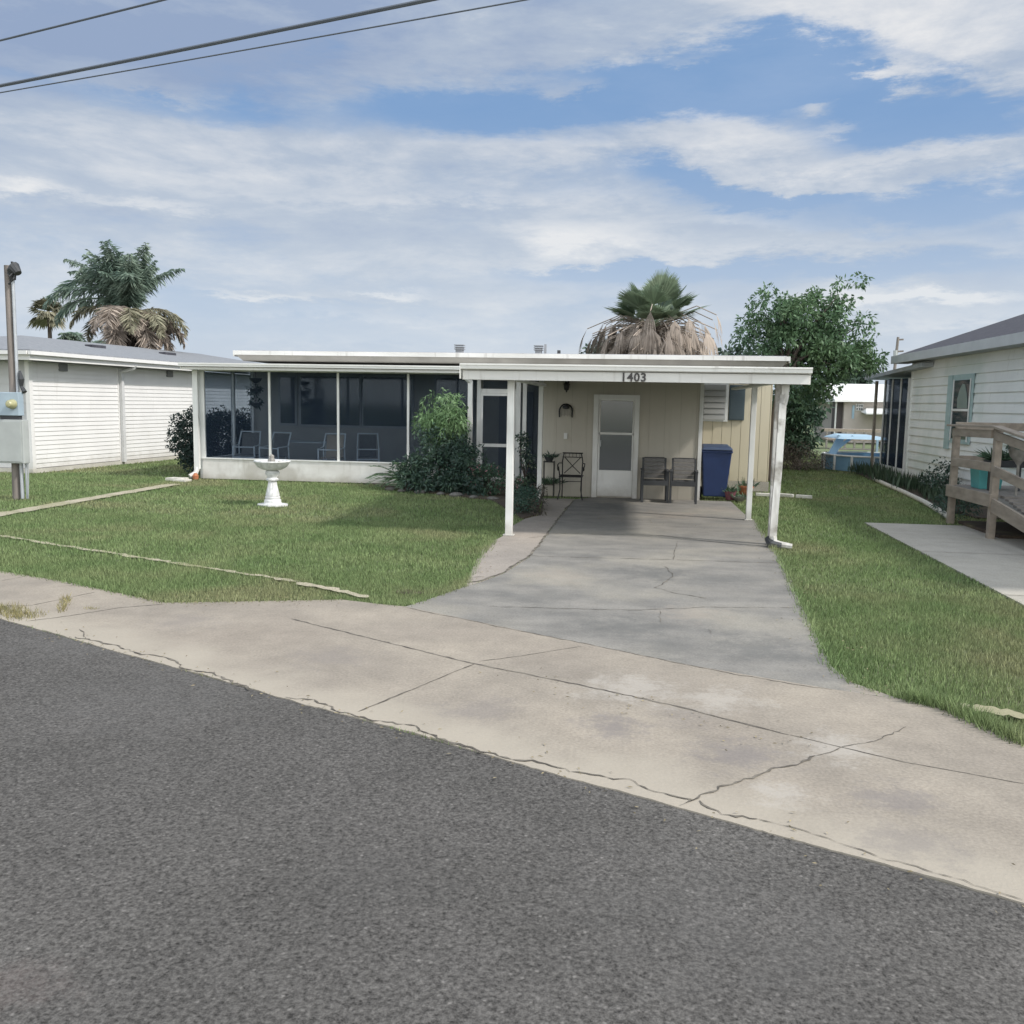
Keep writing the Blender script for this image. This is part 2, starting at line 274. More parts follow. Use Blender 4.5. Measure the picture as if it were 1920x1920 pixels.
def stains(m, pts, col):
    t = m.node_tree; n = t.nodes; l = t.links; b = n['Principled BSDF']; src = b.inputs['Base Color'].links[0].from_socket
    g = n.new('ShaderNodeNewGeometry'); nz = n.new('ShaderNodeTexNoise'); l.new(g.outputs['Position'], nz.inputs[0]); nz.inputs['Scale'].default_value = 4.5; nz.inputs['Detail'].default_value = 12; nz.inputs['Roughness'].default_value = .82
    acc = None
    for (px, py, r_, amp) in pts:
        p = at(px, py); d = n.new('ShaderNodeVectorMath'); d.operation = 'DISTANCE'; l.new(g.outputs['Position'], d.inputs[0]); d.inputs[1].default_value = (p[0], p[1], 0)
        a = n.new('ShaderNodeMath'); a.operation = 'MULTIPLY_ADD'; l.new(nz.outputs[0], a.inputs[0]); a.inputs[1].default_value = r_ * 4.2; l.new(d.outputs['Value'], a.inputs[2])
        r = n.new('ShaderNodeMapRange'); r.interpolation_type = 'SMOOTHSTEP'; l.new(a.outputs[0], r.inputs[0]); r.inputs[1].default_value = r_ * 2.1; r.inputs[2].default_value = r_ * 3.0; r.inputs[3].default_value = amp; r.inputs[4].default_value = 0
        if acc is None: acc = r.outputs[0]
        else:
            q = n.new('ShaderNodeMath'); q.operation = 'MAXIMUM'; l.new(acc, q.inputs[0]); l.new(r.outputs[0], q.inputs[1]); acc = q.outputs[0]
    mx = n.new('ShaderNodeMix'); mx.data_type = 'RGBA'; l.new(acc, mx.inputs[0]); l.new(src, mx.inputs[6]); mx.inputs[7].default_value = (*col, 1); l.new(mx.outputs[2], b.inputs['Base Color'])
stains(conc_walk, [(1150, 1365, .30, .7), (1390, 1415, .38, .65), (1680, 1500, .30, .6), (900, 1330, .4, .4), (350, 1165, .5, .35), (620, 1230, .4, .35), (1700, 1570, .35, .45), (1290, 1350, .3, .3)], (.19, .172, .165))
stains(conc_walk, [(1180, 1290, .5, .5), (1560, 1400, .35, .5), (1350, 1310, .4, .45), (1460, 1490, .22, .5)], (.44, .41, .37))
stains(conc_drive, [(1180, 1175, .55, .65), (1420, 1215, .6, .6), (1220, 1075, .7, .6), (1000, 1120, .6, .4), (1150, 950, 1.2, .65), (1330, 1085, .6, .35), (1250, 1215, .5, .4)], (.125, .125, .12))
stains(conc_drive, [(1260, 965, .9, .4), (1350, 955, .7, .45), (1300, 1150, .5, .35), (1040, 1080, .6, .3), (1640, 1300, .3, .7)], (.34, .29, .24))
stains(asphalt_m, [(40, 1850, .22, .22)], (.17, .13, .12)); stains(asphalt_m, [(300, 1300, 1.2, .2), (1300, 1700, .8, .15), (150, 1200, .9, .25)], (.15, .145, .14)); stains(asphalt_m, [(700, 1650, .5, .2), (1500, 1800, .4, .2)], (.075, .073, .07))
conc_brown = concrete('brown_side_slab', (.32, .285, .25), (.26, .235, .21), (.34, .30, .26))
conc_right = concrete('pale_driveway_concrete', (.41, .385, .34), (.35, .33, .29), (.38, .355, .305), .7)
crack_m = mat('crack_dirt', (.075, .066, .055), (.19, .17, .14), .95, 9, lo=.4, hi=.62)
conc_path = concrete('path_concrete', (.42, .375, .29), (.31, .29, .20), (.30, .28, .18), 2)

# grass
grass_ground = mat('lawn_soil', (.105, .145, .06), (.14, .165, .08), .95, 2.2, detail=8, bump=.6, bscale=60, c3=(.15, .155, .085), scale3=.5)
blade_m = mat('grass_blades', (.17, .24, .10), (.235, .29, .135), .6, 1.1, detail=6, lo=.36, hi=.66, c3=(.27, .28, .15), scale3=.45, island=.5, spec=.25, trans=.3)

def leafmat(name, c1, c2, isl=.35, rough=.5, tr=.2, sc=1.5, spec=.4):
    return mat(name, c1, c2, rough, sc, island=isl, trans=tr, spec=spec)
leaf_tree = leafmat('tree_leaves', (.085, .155, .085), (.135, .215, .105), tr=.28)
leaf_dark = leafmat('dark_leaves', (.038, .07, .058), (.055, .095, .065))
leaf_light = leafmat('light_lance_leaves', (.14, .24, .11), (.20, .31, .15), tr=.3)
leaf_mid = leafmat('mid_leaves', (.05, .10, .065), (.085, .14, .08))
leaf_hedge = leafmat('hedge_leaves', (.018, .038, .032), (.028, .05, .040))
leaf_palm = leafmat('palm_green', (.17, .235, .155), (.23, .285, .19), .25)
leaf_palm2 = leafmat('feather_palm_green', (.15, .22, .175), (.21, .26, .20), .3, tr=.3)
leaf_dead = leafmat('dead_fronds', (.42, .355, .30), (.27, .225, .19), .45, .8, .2)
leaf_olive = leafmat('olive_fronds', (.19, .19, .13), (.26, .24, .17), .35, .7, .15)
leaf_far = leafmat('far_leaves', (.045, .075, .055), (.06, .095, .065), .3)
brush_m = leafmat('dry_brush', (.17, .145, .115), (.10, .085, .07), .35, .9, .1)
leaf_sword = leafmat('sword_leaves', (.03, .058, .035), (.055, .085, .05), .3)

# ------------------------------------------------------------------ mesh helpers
def tag(o, label, cat, group=None):
    o['label'] = label; o['category'] = cat
    if group: o['group'] = group
    return o
def thing(name, label, cat, loc=(0, 0, 0), rz=0., group=None):
    o = bpy.data.objects.new(name, None); COL.objects.link(o); o.location = loc; o.rotation_euler = (0, 0, rz)
    o.empty_display_size = .2
    return tag(o, label, cat, group)
def kind(o, k): o['kind'] = k; return o
def rootloc(o):
    while o.parent: o = o.parent
    return o.location, o.rotation_euler.z
class MB:
    def __init__(s): s.v = []; s.f = []; s.m = []; s.cur = 0
    def add(s, vs, fs):
        b = len(s.v); s.v.extend([tuple(float(c) for c in p) for p in vs]); s.f.extend([tuple(b + i for i in f) for f in fs]); s.m.extend([s.cur] * len(fs)); return s
    def hexa(s, b, t):   # 4 bottom points ccw, 4 top points
        return s.add(list(b) + list(t), [(3, 2, 1, 0), (4, 5, 6, 7), (0, 1, 5, 4), (1, 2, 6, 5), (2, 3, 7, 6), (3, 0, 4, 7)])
    def box(s, x0, x1, y0, y1, z0, z1):
        if x0 > x1: x0, x1 = x1, x0
        if y0 > y1: y0, y1 = y1, y0
        if z0 > z1: z0, z1 = z1, z0
        return s.hexa([(x0, y0, z0), (x1, y0, z0), (x1, y1, z0), (x0, y1, z0)], [(x0, y0, z1), (x1, y0, z1), (x1, y1, z1), (x0, y1, z1)])
    def ring(s, c, ax, r, n, up=None):
        ax = Vector(ax).normalized(); up = Vector((0, 0, 1)) if abs(ax.z) < .95 else Vector((1, 0, 0))
        a = ax.cross(up).normalized(); b = ax.cross(a)
        return [Vector(c) + (a * math.cos(2 * PI * i / n) + b * math.sin(2 * PI * i / n)) * r for i in range(n)]
    def tube(s, pts, rs, n=8, cap=True):
        pts = [Vector(p) for p in pts]
        if not hasattr(rs, '__len__'): rs = [rs] * len(pts)
        vs = []; prev = None
        for i, p in enumerate(pts):
            ax = (pts[min(i + 1, len(pts) - 1)] - pts[max(i - 1, 0)]).normalized()
            if prev is None:
                up = Vector((0, 0, 1)) if abs(ax.z) < .9 else Vector((1, 0, 0)); a = ax.cross(up).normalized()
            else:
                a = (prev - ax * prev.dot(ax)).normalized()
            prev = a; b = ax.cross(a)
            vs += [p + (a * math.cos(2 * PI * k / n) + b * math.sin(2 * PI * k / n)) * rs[i] for k in range(n)]
        fs = []
        for i in range(len(pts) - 1):
            for k in range(n): fs.append((i * n + k, i * n + (k + 1) % n, (i + 1) * n + (k + 1) % n, (i + 1) * n + k))
        if cap: fs.append(tuple(range(n - 1, -1, -1))); fs.append(tuple((len(pts) - 1) * n + k for k in range(n)))
        return s.add(vs, fs)
    def bar(s, p0, p1, w, h):   # rectangular section bar; w horizontal-ish
        p0 = Vector(p0); p1 = Vector(p1); ax = (p1 - p0).normalized(); up = Vector((0, 0, 1)) if abs(ax.z) < .98 else Vector((0, 1, 0))
        a = ax.cross(up).normalized() * w / 2; b = a.cross(ax).normalized() * h / 2
        return s.hexa([p0 - a - b, p0 + a - b, p0 + a + b, p0 - a + b][::-1], [p1 - a - b, p1 + a - b, p1 + a + b, p1 - a + b][::-1])
    def lathe(s, prof, c, n=28, flute=None):
        vs = []
        for (r, z) in prof:
            for k in range(n):
                a = 2 * PI * k / n; rr = r * (1 + (flute(a, z) if flute else 0)); vs.append((c[0] + rr * math.cos(a), c[1] + rr * math.sin(a), c[2] + z))
        fs = []
        for i in range(len(prof) - 1):
            for k in range(n): fs.append((i * n + k, i * n + (k + 1) % n, (i + 1) * n + (k + 1) % n, (i + 1) * n + k))
        fs.append(tuple(range(n - 1, -1, -1))); fs.append(tuple((len(prof) - 1) * n + k for k in range(n)))
        return s.add(vs, fs)
    def prism(s, poly, z0, z1):
        n = len(poly); vs = [(p[0], p[1], z0) for p in poly] + [(p[0], p[1], z1) for p in poly]
        fs = [tuple(range(n, 2 * n))] + [(i, (i + 1) % n, n + (i + 1) % n, n + i) for i in range(n)]
        return s.add(vs, fs)
    def strip(s, pts, w, z, jag=0.):    # flat ribbon on the ground with uneven width
        pts = [Vector((p[0], p[1], 0)) for p in pts]; vs = []
        for i, p in enumerate(pts):
            ax = (pts[min(i + 1, len(pts) - 1)] - pts[max(i - 1, 0)]).normalized(); nn = Vector((-ax.y, ax.x, 0))
            ww = w * (1 + random.uniform(-jag, jag)) / 2; o = nn * random.uniform(-jag, jag) * w * .8
            if jag and i in (0, len(pts) - 1): ww *= .3
            vs += [p + o - nn * ww + Vector((0, 0, z)), p + o + nn * ww + Vector((0, 0, z))]
        return s.add(vs, [(2 * i, 2 * i + 2, 2 * i + 3, 2 * i + 1) for i in range(len(pts) - 1)])
    def build(s, name, mats, parent=None, base=None, local=False, smooth=False, bevel=0.):
        if not isinstance(mats, (list, tuple)): mats = [mats]
        if parent is not None and not local:
            L, rz = rootloc(parent); c, sn = math.cos(-rz), math.sin(-rz)
            vs = [((x - L.x) * c - (y - L.y) * sn, (x - L.x) * sn + (y - L.y) * c, z - L.z) for x, y, z in s.v]
        elif base is not None: vs = [(x - base[0], y - base[1], z - base[2]) for x, y, z in s.v]
        else: vs = s.v
        me = bpy.data.meshes.new(name); me.from_pydata(vs, [], s.f)
        for m in mats: me.materials.append(m)
        me.polygons.foreach_set('material_index', s.m)
        if smooth: me.polygons.foreach_set('use_smooth', [True] * len(me.polygons))
        me.update()
        o = bpy.data.objects.new(name, me); COL.objects.link(o)
        if parent is not None: o.parent = parent
        elif base is not None: o.location = base
        if smooth == 'auto' or smooth:
            try: me.set_sharp_from_angle(angle=math.radians(40))
            except Exception: pass
        if bevel:
            b = o.modifiers.new('bevel', 'BEVEL'); b.width = bevel; b.segments = 2; b.limit_method = 'ANGLE'; b.angle_limit = math.radians(40)
        return o
def fastmesh(name, verts, faces_n, nface, mat_, parent=None, base=(0, 0, 0)):
    """verts (N,3) numpy, consecutive faces of faces_n verts each"""
    verts = np.asarray(verts, dtype=np.float32).copy()
    if parent is not None: L, _ = rootloc(parent); verts -= np.array(L)
    else: verts -= np.array(base)
    me = bpy.data.meshes.new(name); nv = len(verts)
    me.vertices.add(nv); me.vertices.foreach_set('co', verts.ravel())
    me.loops.add(nface * faces_n); me.loops.foreach_set('vertex_index', np.arange(nface * faces_n, dtype=np.int32))
    me.polygons.add(nface); me.polygons.foreach_set('loop_start', np.arange(nface, dtype=np.int32) * faces_n)
    me.update(calc_edges=True); me.materials.append(mat_)
    o = bpy.data.objects.new(name, me); COL.objects.link(o)
    if parent is not None: o.parent = parent
    else: o.location = base
    return o
def unit(a): return a / (np.linalg.norm(a, axis=1, keepdims=True) + 1e-9)
def leaf_quads(P, D, L, Wd):
    """P base points, D directions, lengths, widths -> quads (diamond leaves, slightly drooping)"""
    n = len(P); R = unit(RNG.normal(size=(n, 3))); S = unit(np.cross(D, R)); L = np.broadcast_to(L, (n,))[:, None]; Wd = np.broadcast_to(Wd, (n,))[:, None]
    mid = P + D * L * .45; tip = P + D * L - np.array([0, 0, 1]) * L * .12
    return np.stack([P, mid - S * Wd / 2, tip, mid + S * Wd / 2], axis=1).reshape(-1, 3)
def clump_leaves(centers, radii, per, L, Wd, squash=.8, droop=.2, outward=.7):
    Ps = []; Ds = []
    for c, r in zip(centers, radii):
        n = max(4, int(per * r * r)); d = unit(RNG.normal(size=(n, 3))); rr = r * RNG.uniform(.35, 1.0, (n, 1)) ** .6
        p = np.array(c) + d * rr * np.array([1, 1, squash]); Ps.append(p)
        Ds.append(unit(d * outward + RNG.normal(size=(n, 3)) * .55 + np.array([0, 0, -droop])))
    P = np.concatenate(Ps); D = np.concatenate(Ds); n = len(P)
    return leaf_quads(P, D, L * RNG.uniform(.6, 1.25, n), Wd * RNG.uniform(.6, 1.25, n))
def foliage(name, verts, m, parent): return fastmesh(name, verts, 4, len(verts) // 4, m, parent)
def fill_ellipsoids(ells, n, rmin, rmax):
    """clump centres scattered in a union of ellipsoids, biased to the outside"""
    cs = []; rs = []; vol = [e[3] * e[4] * e[5] for e in ells]; tot = sum(vol)
    for e, v in zip(ells, vol):
        k = max(2, int(n * v / tot))
        for _ in range(k):
            d = np.array([random.gauss(0, 1) for _ in range(3)]); d /= np.linalg.norm(d); q = random.uniform(.3, 1) ** .5
            cs.append((e[0] + d[0] * e[3] * q, e[1] + d[1] * e[4] * q, e[2] + d[2] * e[5] * q)); rs.append(random.uniform(rmin, rmax))
    return cs, rs

# ================================================================== SETTING
rd = np.array([6.55, -3.21]); rd /= np.linalg.norm(rd); rn = np.array([-rd[1], rd[0]])      # road direction, normal towards the house
E0 = np.array([-1.6, 5.0])
def RP(s, t): return tuple(E0 + rd * s + rn * t)   # along the road, across it
g = MB(); n_ = 60
g.add([(-400, -400, -.03), (400, -400, -.03), (400, 900, -.03), (-400, 900, -.03)], [(0, 1, 2, 3)])
kind(g.build('ground', grass_ground), 'structure')
g = MB(); g.prism([RP(-60, -14), RP(60, -14), RP(60, 0), RP(-60, 0)], -.025, -.006)
kind(g.build('road', asphalt_m), 'structure')

def wob(p0, p1, n, amp):   # wandering line between two ground points
    p0 = np.array(p0[:2]); p1 = np.array(p1[:2]); d = p1 - p0; nn = np.array([-d[1], d[0]]) / (np.linalg.norm(d) + 1e-9); off = 0; out = []
    for i in range(n + 1):
        t = i / n; off = off * .75 + random.uniform(-amp, amp); k = min(1, 4 * t, 4 * (1 - t)); out.append(tuple(p0 + d * t + nn * off * k))
    return out
def G(*pp): return [tuple(at(*p)[:2]) for p in pp]
def crackline(mb, pts, w, z, amp=.02, jag=.6, step=.09):
    P = G(*pts); out = []
    for a, b in zip(P[:-1], P[1:]):
        n = max(3, int(math.dist(a, b) / step)); out += wob(a, b, n, amp)[:-1]
    out.append(P[-1]); mb.strip(out, w, z, jag)

# sidewalk / apron : concrete band between the road edge and the lot line
walk = MB()
outer = [RP(s, .004 + .02 * mnoise.noise(Vector((s * 1.1, 0, 0))) + .014 * mnoise.noise(Vector((s * 7, 3, 0))) + .006 * mnoise.noise(Vector((s * 30, 5, 0)))) for s in [-25, -12] + list(np.arange(-7, 9, .03)) + [14, 22]]
back = G((0, 1070), (120, 1090), (230, 1113), (310, 1130), (470, 1127), (640, 1124), (700, 1131), (760, 1137), (1000, 1187), (1300, 1248), (1560, 1292), (1650, 1306), (1700, 1311), (1770, 1326), (1850, 1360), (1920, 1396))
back = [RP(-25, 1.3), RP(-8, 1.15)] + back + [RP(5.2, 1.5), RP(22, 1.4)]
walk.prism(outer + back[::-1], -.02, 0.0)
walk.cur = 1
for pts, w in [([(545, 1160), (700, 1198), (890, 1245), (1080, 1283), (1280, 1327), (1480, 1378)], .022), ([(1480, 1378), (1700, 1430), (1920, 1470)], .01), ([(890, 1245), (780, 1290), (672, 1335)], .018), ([(1090, 1212), (990, 1228), (900, 1240)], .01), ([(0, 1137), (60, 1135), (180, 1110)], .014), ([(50, 1165), (130, 1155), (220, 1140), (310, 1133)], .014), ([(0, 1090), (60, 1078)], .01), ([(110, 1100), (160, 1096)], .01)]:
    crackline(walk, pts, w * .7, .002, .003, .5, .05)
for pts, w in [([(140, 1195), (160, 1198), (205, 1208), (265, 1228), (310, 1232), (345, 1255), (400, 1262), (430, 1275), (470, 1295)], .022), ([(535, 1308), (590, 1312), (625, 1330), (660, 1340), (700, 1352), (780, 1362), (830, 1388), (900, 1410), (960, 1425), (1010, 1430), (1070, 1448)], .024), ([(1070, 1448), (1180, 1462), (1230, 1485), (1300, 1500)], .013),
               ([(1275, 1512), (1300, 1500), (1335, 1485), (1380, 1468), (1440, 1445), (1530, 1418)], .02), ([(1310, 1502), (1345, 1522), (1380, 1533), (1420, 1537)], .022), ([(1420, 1537), (1600, 1590), (1720, 1625), (1920, 1690)], .008), ([(150, 1180), (160, 1198)], .012), ([(1330, 1180), (1335, 1190)], .008), ([(1700, 1363), (1640, 1390), (1530, 1418)], .008)]:
    crackline(walk, pts, w * .55, .004, .014, .85, .035)
kind(walk.build('sidewalk', [conc_walk, crack_m]), 'structure')
# dark stain blotches where tyres sit, part of the slab surface
def blotch(mb, px, py, rx, ry, z, ang=0., n=26):
    c = at(px, py); out = []
    for i in range(n):
        a = 2 * PI * i / n; r = 1 + .35 * mnoise.noise(Vector((math.cos(a) * 1.3 + px, math.sin(a) * 1.3, py))); x = rx * r * math.cos(a); y = ry * r * math.sin(a)
        out.append((c[0] + x * math.cos(ang) - y * math.sin(ang), c[1] + x * math.sin(ang) + y * math.cos(ang), z))
    mb.add(out, [tuple(range(n))])

# driveway slab (grey, older) + brown strip at its left side
drv = MB()
edgeL = G((760, 1137), (810, 1121), (870, 1100), (900, 1092), (945, 1075), (985, 1050), (1000, 1035), (1020, 1010), (1050, 970), (1078, 936))
edgeR = [(1.36, 18.15), (1.98, 18.15), (2.0, 15.5)] + G((1418, 975), (1440, 1010), (1465, 1050), (1490, 1100), (1515, 1160), (1540, 1210), (1560, 1250), (1600, 1280), (1690, 1311), (1560, 1292), (1300, 1248), (1000, 1187))
drv.prism((edgeL + [(-.69, 18.15)] + edgeR)[::-1], -.02, -.0015)
drv.cur = 1
for pts, w in [([(985, 1042), (1120, 1046), (1280, 1050), (1462, 1056)], .014), ([(905, 1136), (1050, 1141), (1200, 1144), (1320, 1138), (1500, 1140)], .010), ([(1245, 1062), (1262, 1075), (1250, 1090), (1228, 1102), (1270, 1113), (1325, 1122)], .014), ([(1238, 1144), (1240, 1170)], .008), ([(1270, 1015), (1262, 1050)], .01), ([(1010, 1000), (1240, 1004), (1330, 1015), (1445, 1028)], .018),
               ([(760, 1139), (880, 1163), (1000, 1188), (1150, 1218), (1300, 1249), (1420, 1271), (1560, 1293)], .014), ([(700, 985), (701, 985)], .001)][:-1]:
    crackline(drv, pts, w * .7, .002, .010, .8, .05)
kind(drv.build('driveway', [conc_drive, crack_m]), 'structure')
sd = MB()
inner = G((876, 1098), (900, 1091), (945, 1074), (985, 1049), (1000, 1034), (1020, 1009), (1050, 969), (1078, 935))
sd.prism((G((871, 1099), (880, 1075), (893, 1050), (905, 1030), (925, 1014), (948, 1002), (962, 985), (985, 972), (1015, 965), (1018, 934)) + inner[::-1])[::-1], -.02, -.003)
sd.cur = 1
crackline(sd, [(876, 1092), (900, 1089), (945, 1073), (985, 1047), (1000, 1032), (1022, 1006), (1052, 966), (1075, 938)], .03, .002, .01, .5)
crackline(sd, [(878, 1083), (905, 1081)], .012, .001, .01, .5); crackline(sd, [(990, 1008), (1020, 1006)], .014, .001, .01, .3)
kind(sd.build('side_slab', [conc_brown, crack_m]), 'structure')
# carport slab beyond the joint is the same driveway; floor below the house is hidden
# lot-line kerb buried in the lawn and the far strip path
kb = MB()
kb.strip(wob(at(0, 1003), at(560, 1090), 60, .012), .075, -.004, .5); kb.strip(wob(at(560, 1092), at(692, 1120), 14, .006), .10, .004, .3)
kb.strip(wob(at(1765, 1322), at(1925, 1348), 14, .008), .13, .02, .25)
kind(kb.build('lawn_edging_strip', conc_path), 'structure')
pth = MB(); pth.strip(wob((-9.6, 11.2), (-9.6, 18.2), 40, .03), .33, .004, .12); kind(pth.build('side_path', conc_path), 'structure')
nd = MB(); nd.prism([(3.80, 7.2), (6.2, 7.2), (9, 8.2), (9, 15.45), (5.2, 15.42), (3.84, 15.40)], -.02, .0)
nd.cur = 1
for y in (9.62, 12.4): nd.strip([(3.81, y), (9, y)], .012, .003, 0)
kind(nd.build('neighbour_driveway', [conc_right, crack_m]), 'structure')
bd = MB()
bd.prism([(-5.7, 19.6), (-5.3, 18.9), (-4.6, 18.3), (-3.6, 17.7), (-2.6, 17.0), (-1.95, 15.2), (-1.7, 14.4), (-1.52, 14.9), (-1.75, 17.0), (-1.8, 19.6)][::-1], -.02, .012)
kind(bd.build('planting_bed', mulch), 'structure')
bd2 = MB(); bd2.prism([(6.0, 16.6), (6.95, 16.6), (6.95, 27.6), (6.5, 27.4), (6.1, 22), (5.85, 18)], -.02, .01)
kind(bd2.build('side_bed', mulch), 'structure')

# ---------- grass blades
def in_poly(P, poly):
    x, y = P[:, 0], P[:, 1]; c = np.zeros(len(P), bool); n = len(poly); j = n - 1
    for i in range(n):
        xi, yi = poly[i]; xj, yj = poly[j]
        if yi != yj: c ^= ((yi > y) != (yj > y)) & (x < (xj - xi) * (y - yi) / (yj - yi) + xi)
        j = i
    return c
hard = [outer + back[::-1], edgeL + [(-.69, 18.15)] + edgeR, G((871, 1099), (880, 1075), (893, 1050), (905, 1030), (925, 1014), (948, 1002), (962, 985), (985, 972), (1015, 965), (1018, 934)) + inner[::-1],
        [(3.80, 7.2), (6.2, 7.2), (9, 8.2), (9, 15.45), (3.84, 15.40)], [(-9.8, 19.65), (-9.8, 40), (3.0, 40), (3.0, 20.5), (1.4, 20.5), (1.4, 18.1), (-1.8, 18.1), (-1.8, 19.65)],
        [(-5.7, 19.6), (-5.3, 18.9), (-4.6, 18.3), (-3.6, 17.7), (-2.6, 17.0), (-1.95, 15.2), (-1.7, 14.4), (-1.52, 14.9), (-1.75, 17.0), (-1.8, 19.6)],
        [(6.0, 16.6), (6.95, 16.6), (6.95, 27.6), (6.5, 27.4), (6.1, 22), (5.85, 18)], [(-14.1, 19.8), (-30, 19.8), (-30, 45), (-11.7, 45)],
        [RP(-60, -14), RP(60, -14), RP(60, 0.0), RP(-60, 0.0)]]
def scatter(x0, x1, y0, y1, dens):
    n = int((x1 - x0) * (y1 - y0) * dens); P = np.stack([RNG.uniform(x0, x1, n), RNG.uniform(y0, y1, n)], 1)
    ok = np.ones(n, bool)
    for h in hard: ok &= ~in_poly(P, h)
    ok &= ~((np.abs(P[:, 0] + 9.6) < .11) & (P[:, 1] > 11.2) & (P[:, 1] < 18.3) & (RNG.random(n) < .93))
    # frustum cull (with a margin so that a step to the side still works)
    a = np.arctan2(P[:, 0], P[:, 1]) + yaw; ok &= np.abs(a) < .62
    return P[ok]
def pn(P, s, o=0.):
    return np.array([mnoise.noise(Vector((x * s + o, y * s, o))) for x, y in P])
def blades(P, h, w, tall=1.):
    n = len(P); a = RNG.uniform(0, 2 * PI, n); d = np.stack([np.cos(a), np.sin(a), np.zeros(n)], 1)
    dens = .5 + .5 * pn(P, 1.6, 4.) + .35 * pn(P, .5, 9.); h = h * RNG.uniform(.45, 1.2, n) * (.75 + .6 * np.clip(dens, 0, 1))
    b = np.concatenate([P, np.full((n, 1), -.03)], 1); lean = unit(RNG.normal(size=(n, 3))) * np.array([1, 1, 0])
    w = w * RNG.uniform(.6, 1.3, n)[:, None]; tip = b + lean * (h * .8)[:, None] + np.array([0, 0, 1]) * (h + .02)[:, None]
    return np.stack([b - d * w, b + d * w, tip], 1).reshape(-1, 3)
V = []
V.append(blades(scatter(-7.5, 5.0, 4.5, 9.5, 5200), .027, .0045))
V.append(blades(scatter(-10, 5, 9.5, 13.5, 2600), .028, .006))
V.append(blades(scatter(-15, 7, 13.5, 19.8, 1100), .028, .009))
V.append(blades(scatter(-15, 7.5, 19.8, 40, 420), .032, .014))
# longer tufts along the concrete edges
def edge_tufts(path, off, n, h):
    out = []
    path = np.array(path); seg = np.diff(path, axis=0); L = np.linalg.norm(seg, axis=1); k = RNG.choice(len(seg), n, p=L / L.sum()); t = RNG.random(n)[:, None]
    P = path[k] + seg[k] * t + RNG.normal(size=(n, 2)) * off; return blades(P, h, .005)
V.append(edge_tufts(edgeR[3:12], .03, 2600, .075)); V.append(edge_tufts(G((1700, 1311), (1770, 1326), (1850, 1360), (1920, 1396)), .035, 1800, .09))
V.append(edge_tufts(G((0, 1070), (120, 1090), (230, 1113), (310, 1130), (470, 1127), (640, 1124)), .03, 1800, .06)); V.append(edge_tufts(G((700, 1131), (760, 1136), (810, 1120), (870, 1099), (893, 1050), (925, 1014)), .025, 1500, .055))

V = np.concatenate(V)
gr = fastmesh('grass', V, 3, len(V) // 3, blade_m); kind(gr, 'stuff')
# small bare hole in the lawn
hb = MB(); blotch(hb, 768, 1106, .16, .10, -.018); kind(hb.build('bare_soil_patch', mulch), 'structure')

def litter(paths, n, off, L, W, m, name):
    Ps = []
    for path, k in zip(paths, n):
        path = np.array(path); seg = np.diff(path, axis=0); ln = np.linalg.norm(seg, axis=1); q = RNG.choice(len(seg), k, p=ln / ln.sum()); Ps.append(path[q] + seg[q] * RNG.random(k)[:, None] + RNG.normal(size=(k, 2)) * off)
    P = np.concatenate(Ps); P = np.concatenate([P, np.full((len(P), 1), .006)], 1); D = unit(np.concatenate([RNG.normal(size=(len(P), 2)), RNG.uniform(-.02, .12, (len(P), 1))], 1))
    v = leaf_quads(P, D, L * RNG.uniform(.5, 1.3, len(P)), W); v[:, 2] = np.abs(v[:, 2]) * .6 + .004; return kind(fastmesh(name, v, 4, len(P), m), 'stuff')
litter([edgeR[3:12], G((871, 1099), (893, 1050), (925, 1014)), G((300, 1130), (640, 1125)), [RP(s_, .03) for s_ in (-3.5, 0, 4)], G((900, 1250), (1500, 1400)), G((1050, 960), (1400, 1000))], [260, 120, 160, 170, 60, 50], .13, .028, .010, mat('dry_clippings', (.26, .22, .13), (.16, .13, .08), .9, 30, island=.4), 'dry_clippings')
dw = edge_tufts(G((0, 1140), (20, 1150), (55, 1158)), .07, 900, .05); dw = np.concatenate([dw, edge_tufts(G((115, 1148), (125, 1120)), .018, 220, .05), edge_tufts(G((160, 1140), (180, 1143)), .02, 60, .03)])
kind(fastmesh('dry_weeds', dw, 3, len(dw) // 3, mat('dry_weed', (.26, .22, .10), (.17, .17, .08), .9, 9, island=.4)), 'stuff')

# ================================================================== CENTRE HOUSE
H = thing('house', 'low cream mobile home with a screened porch and a flat white carport over the driveway', 'house', (0, 18, 0))
def part(mb, name, m, parent=None, **k): return mb.build(name, m, parent or H, **k)
# door wall (storage room) of vertical panels
b = MB(); b.box(-1.80, 1.34, 18.17, 22.5, -.01, 2.42)
b.cur = 1
x = -1.80
while x < 1.3:
    x1 = min(x + .305, 1.34); b.box(x + .002, x1 - .002, 18.162, 18.172, .0, 2.42); x = x1
part(b, 'storage_wall', [mat('shallow_groove', (.33, .305, .25), None, .8), cream_shaded])
b = MB(); b.box(1.30, 1.372, 18.135, 18.25, 0, 2.42); part(b, 'corner_trim', white)
# main wall right of the storage room
b = MB(); b.box(1.34, 3.0, 20.52, 29.5, .0, 2.70); b.cur = 1; x = 1.36
while x < 2.98:
    x1 = min(x + .203, 3.0); b.box(x + .004, x1 - .004, 20.5, 20.522, .22, 2.70); x = x1
y = 20.52
while y < 29.4:
    b.box(2.998, 3.018, y + .004, y + .199, .22, 2.70); y += .203
part(b, 'main_wall', [groove, cream])
b = MB(); b.box(1.40, 3.03, 20.47, 20.499, 0, .215); part(b, 'skirting', concrete('skirt', (.40, .37, .32), (.30, .28, .25), (.36, .33, .28)))
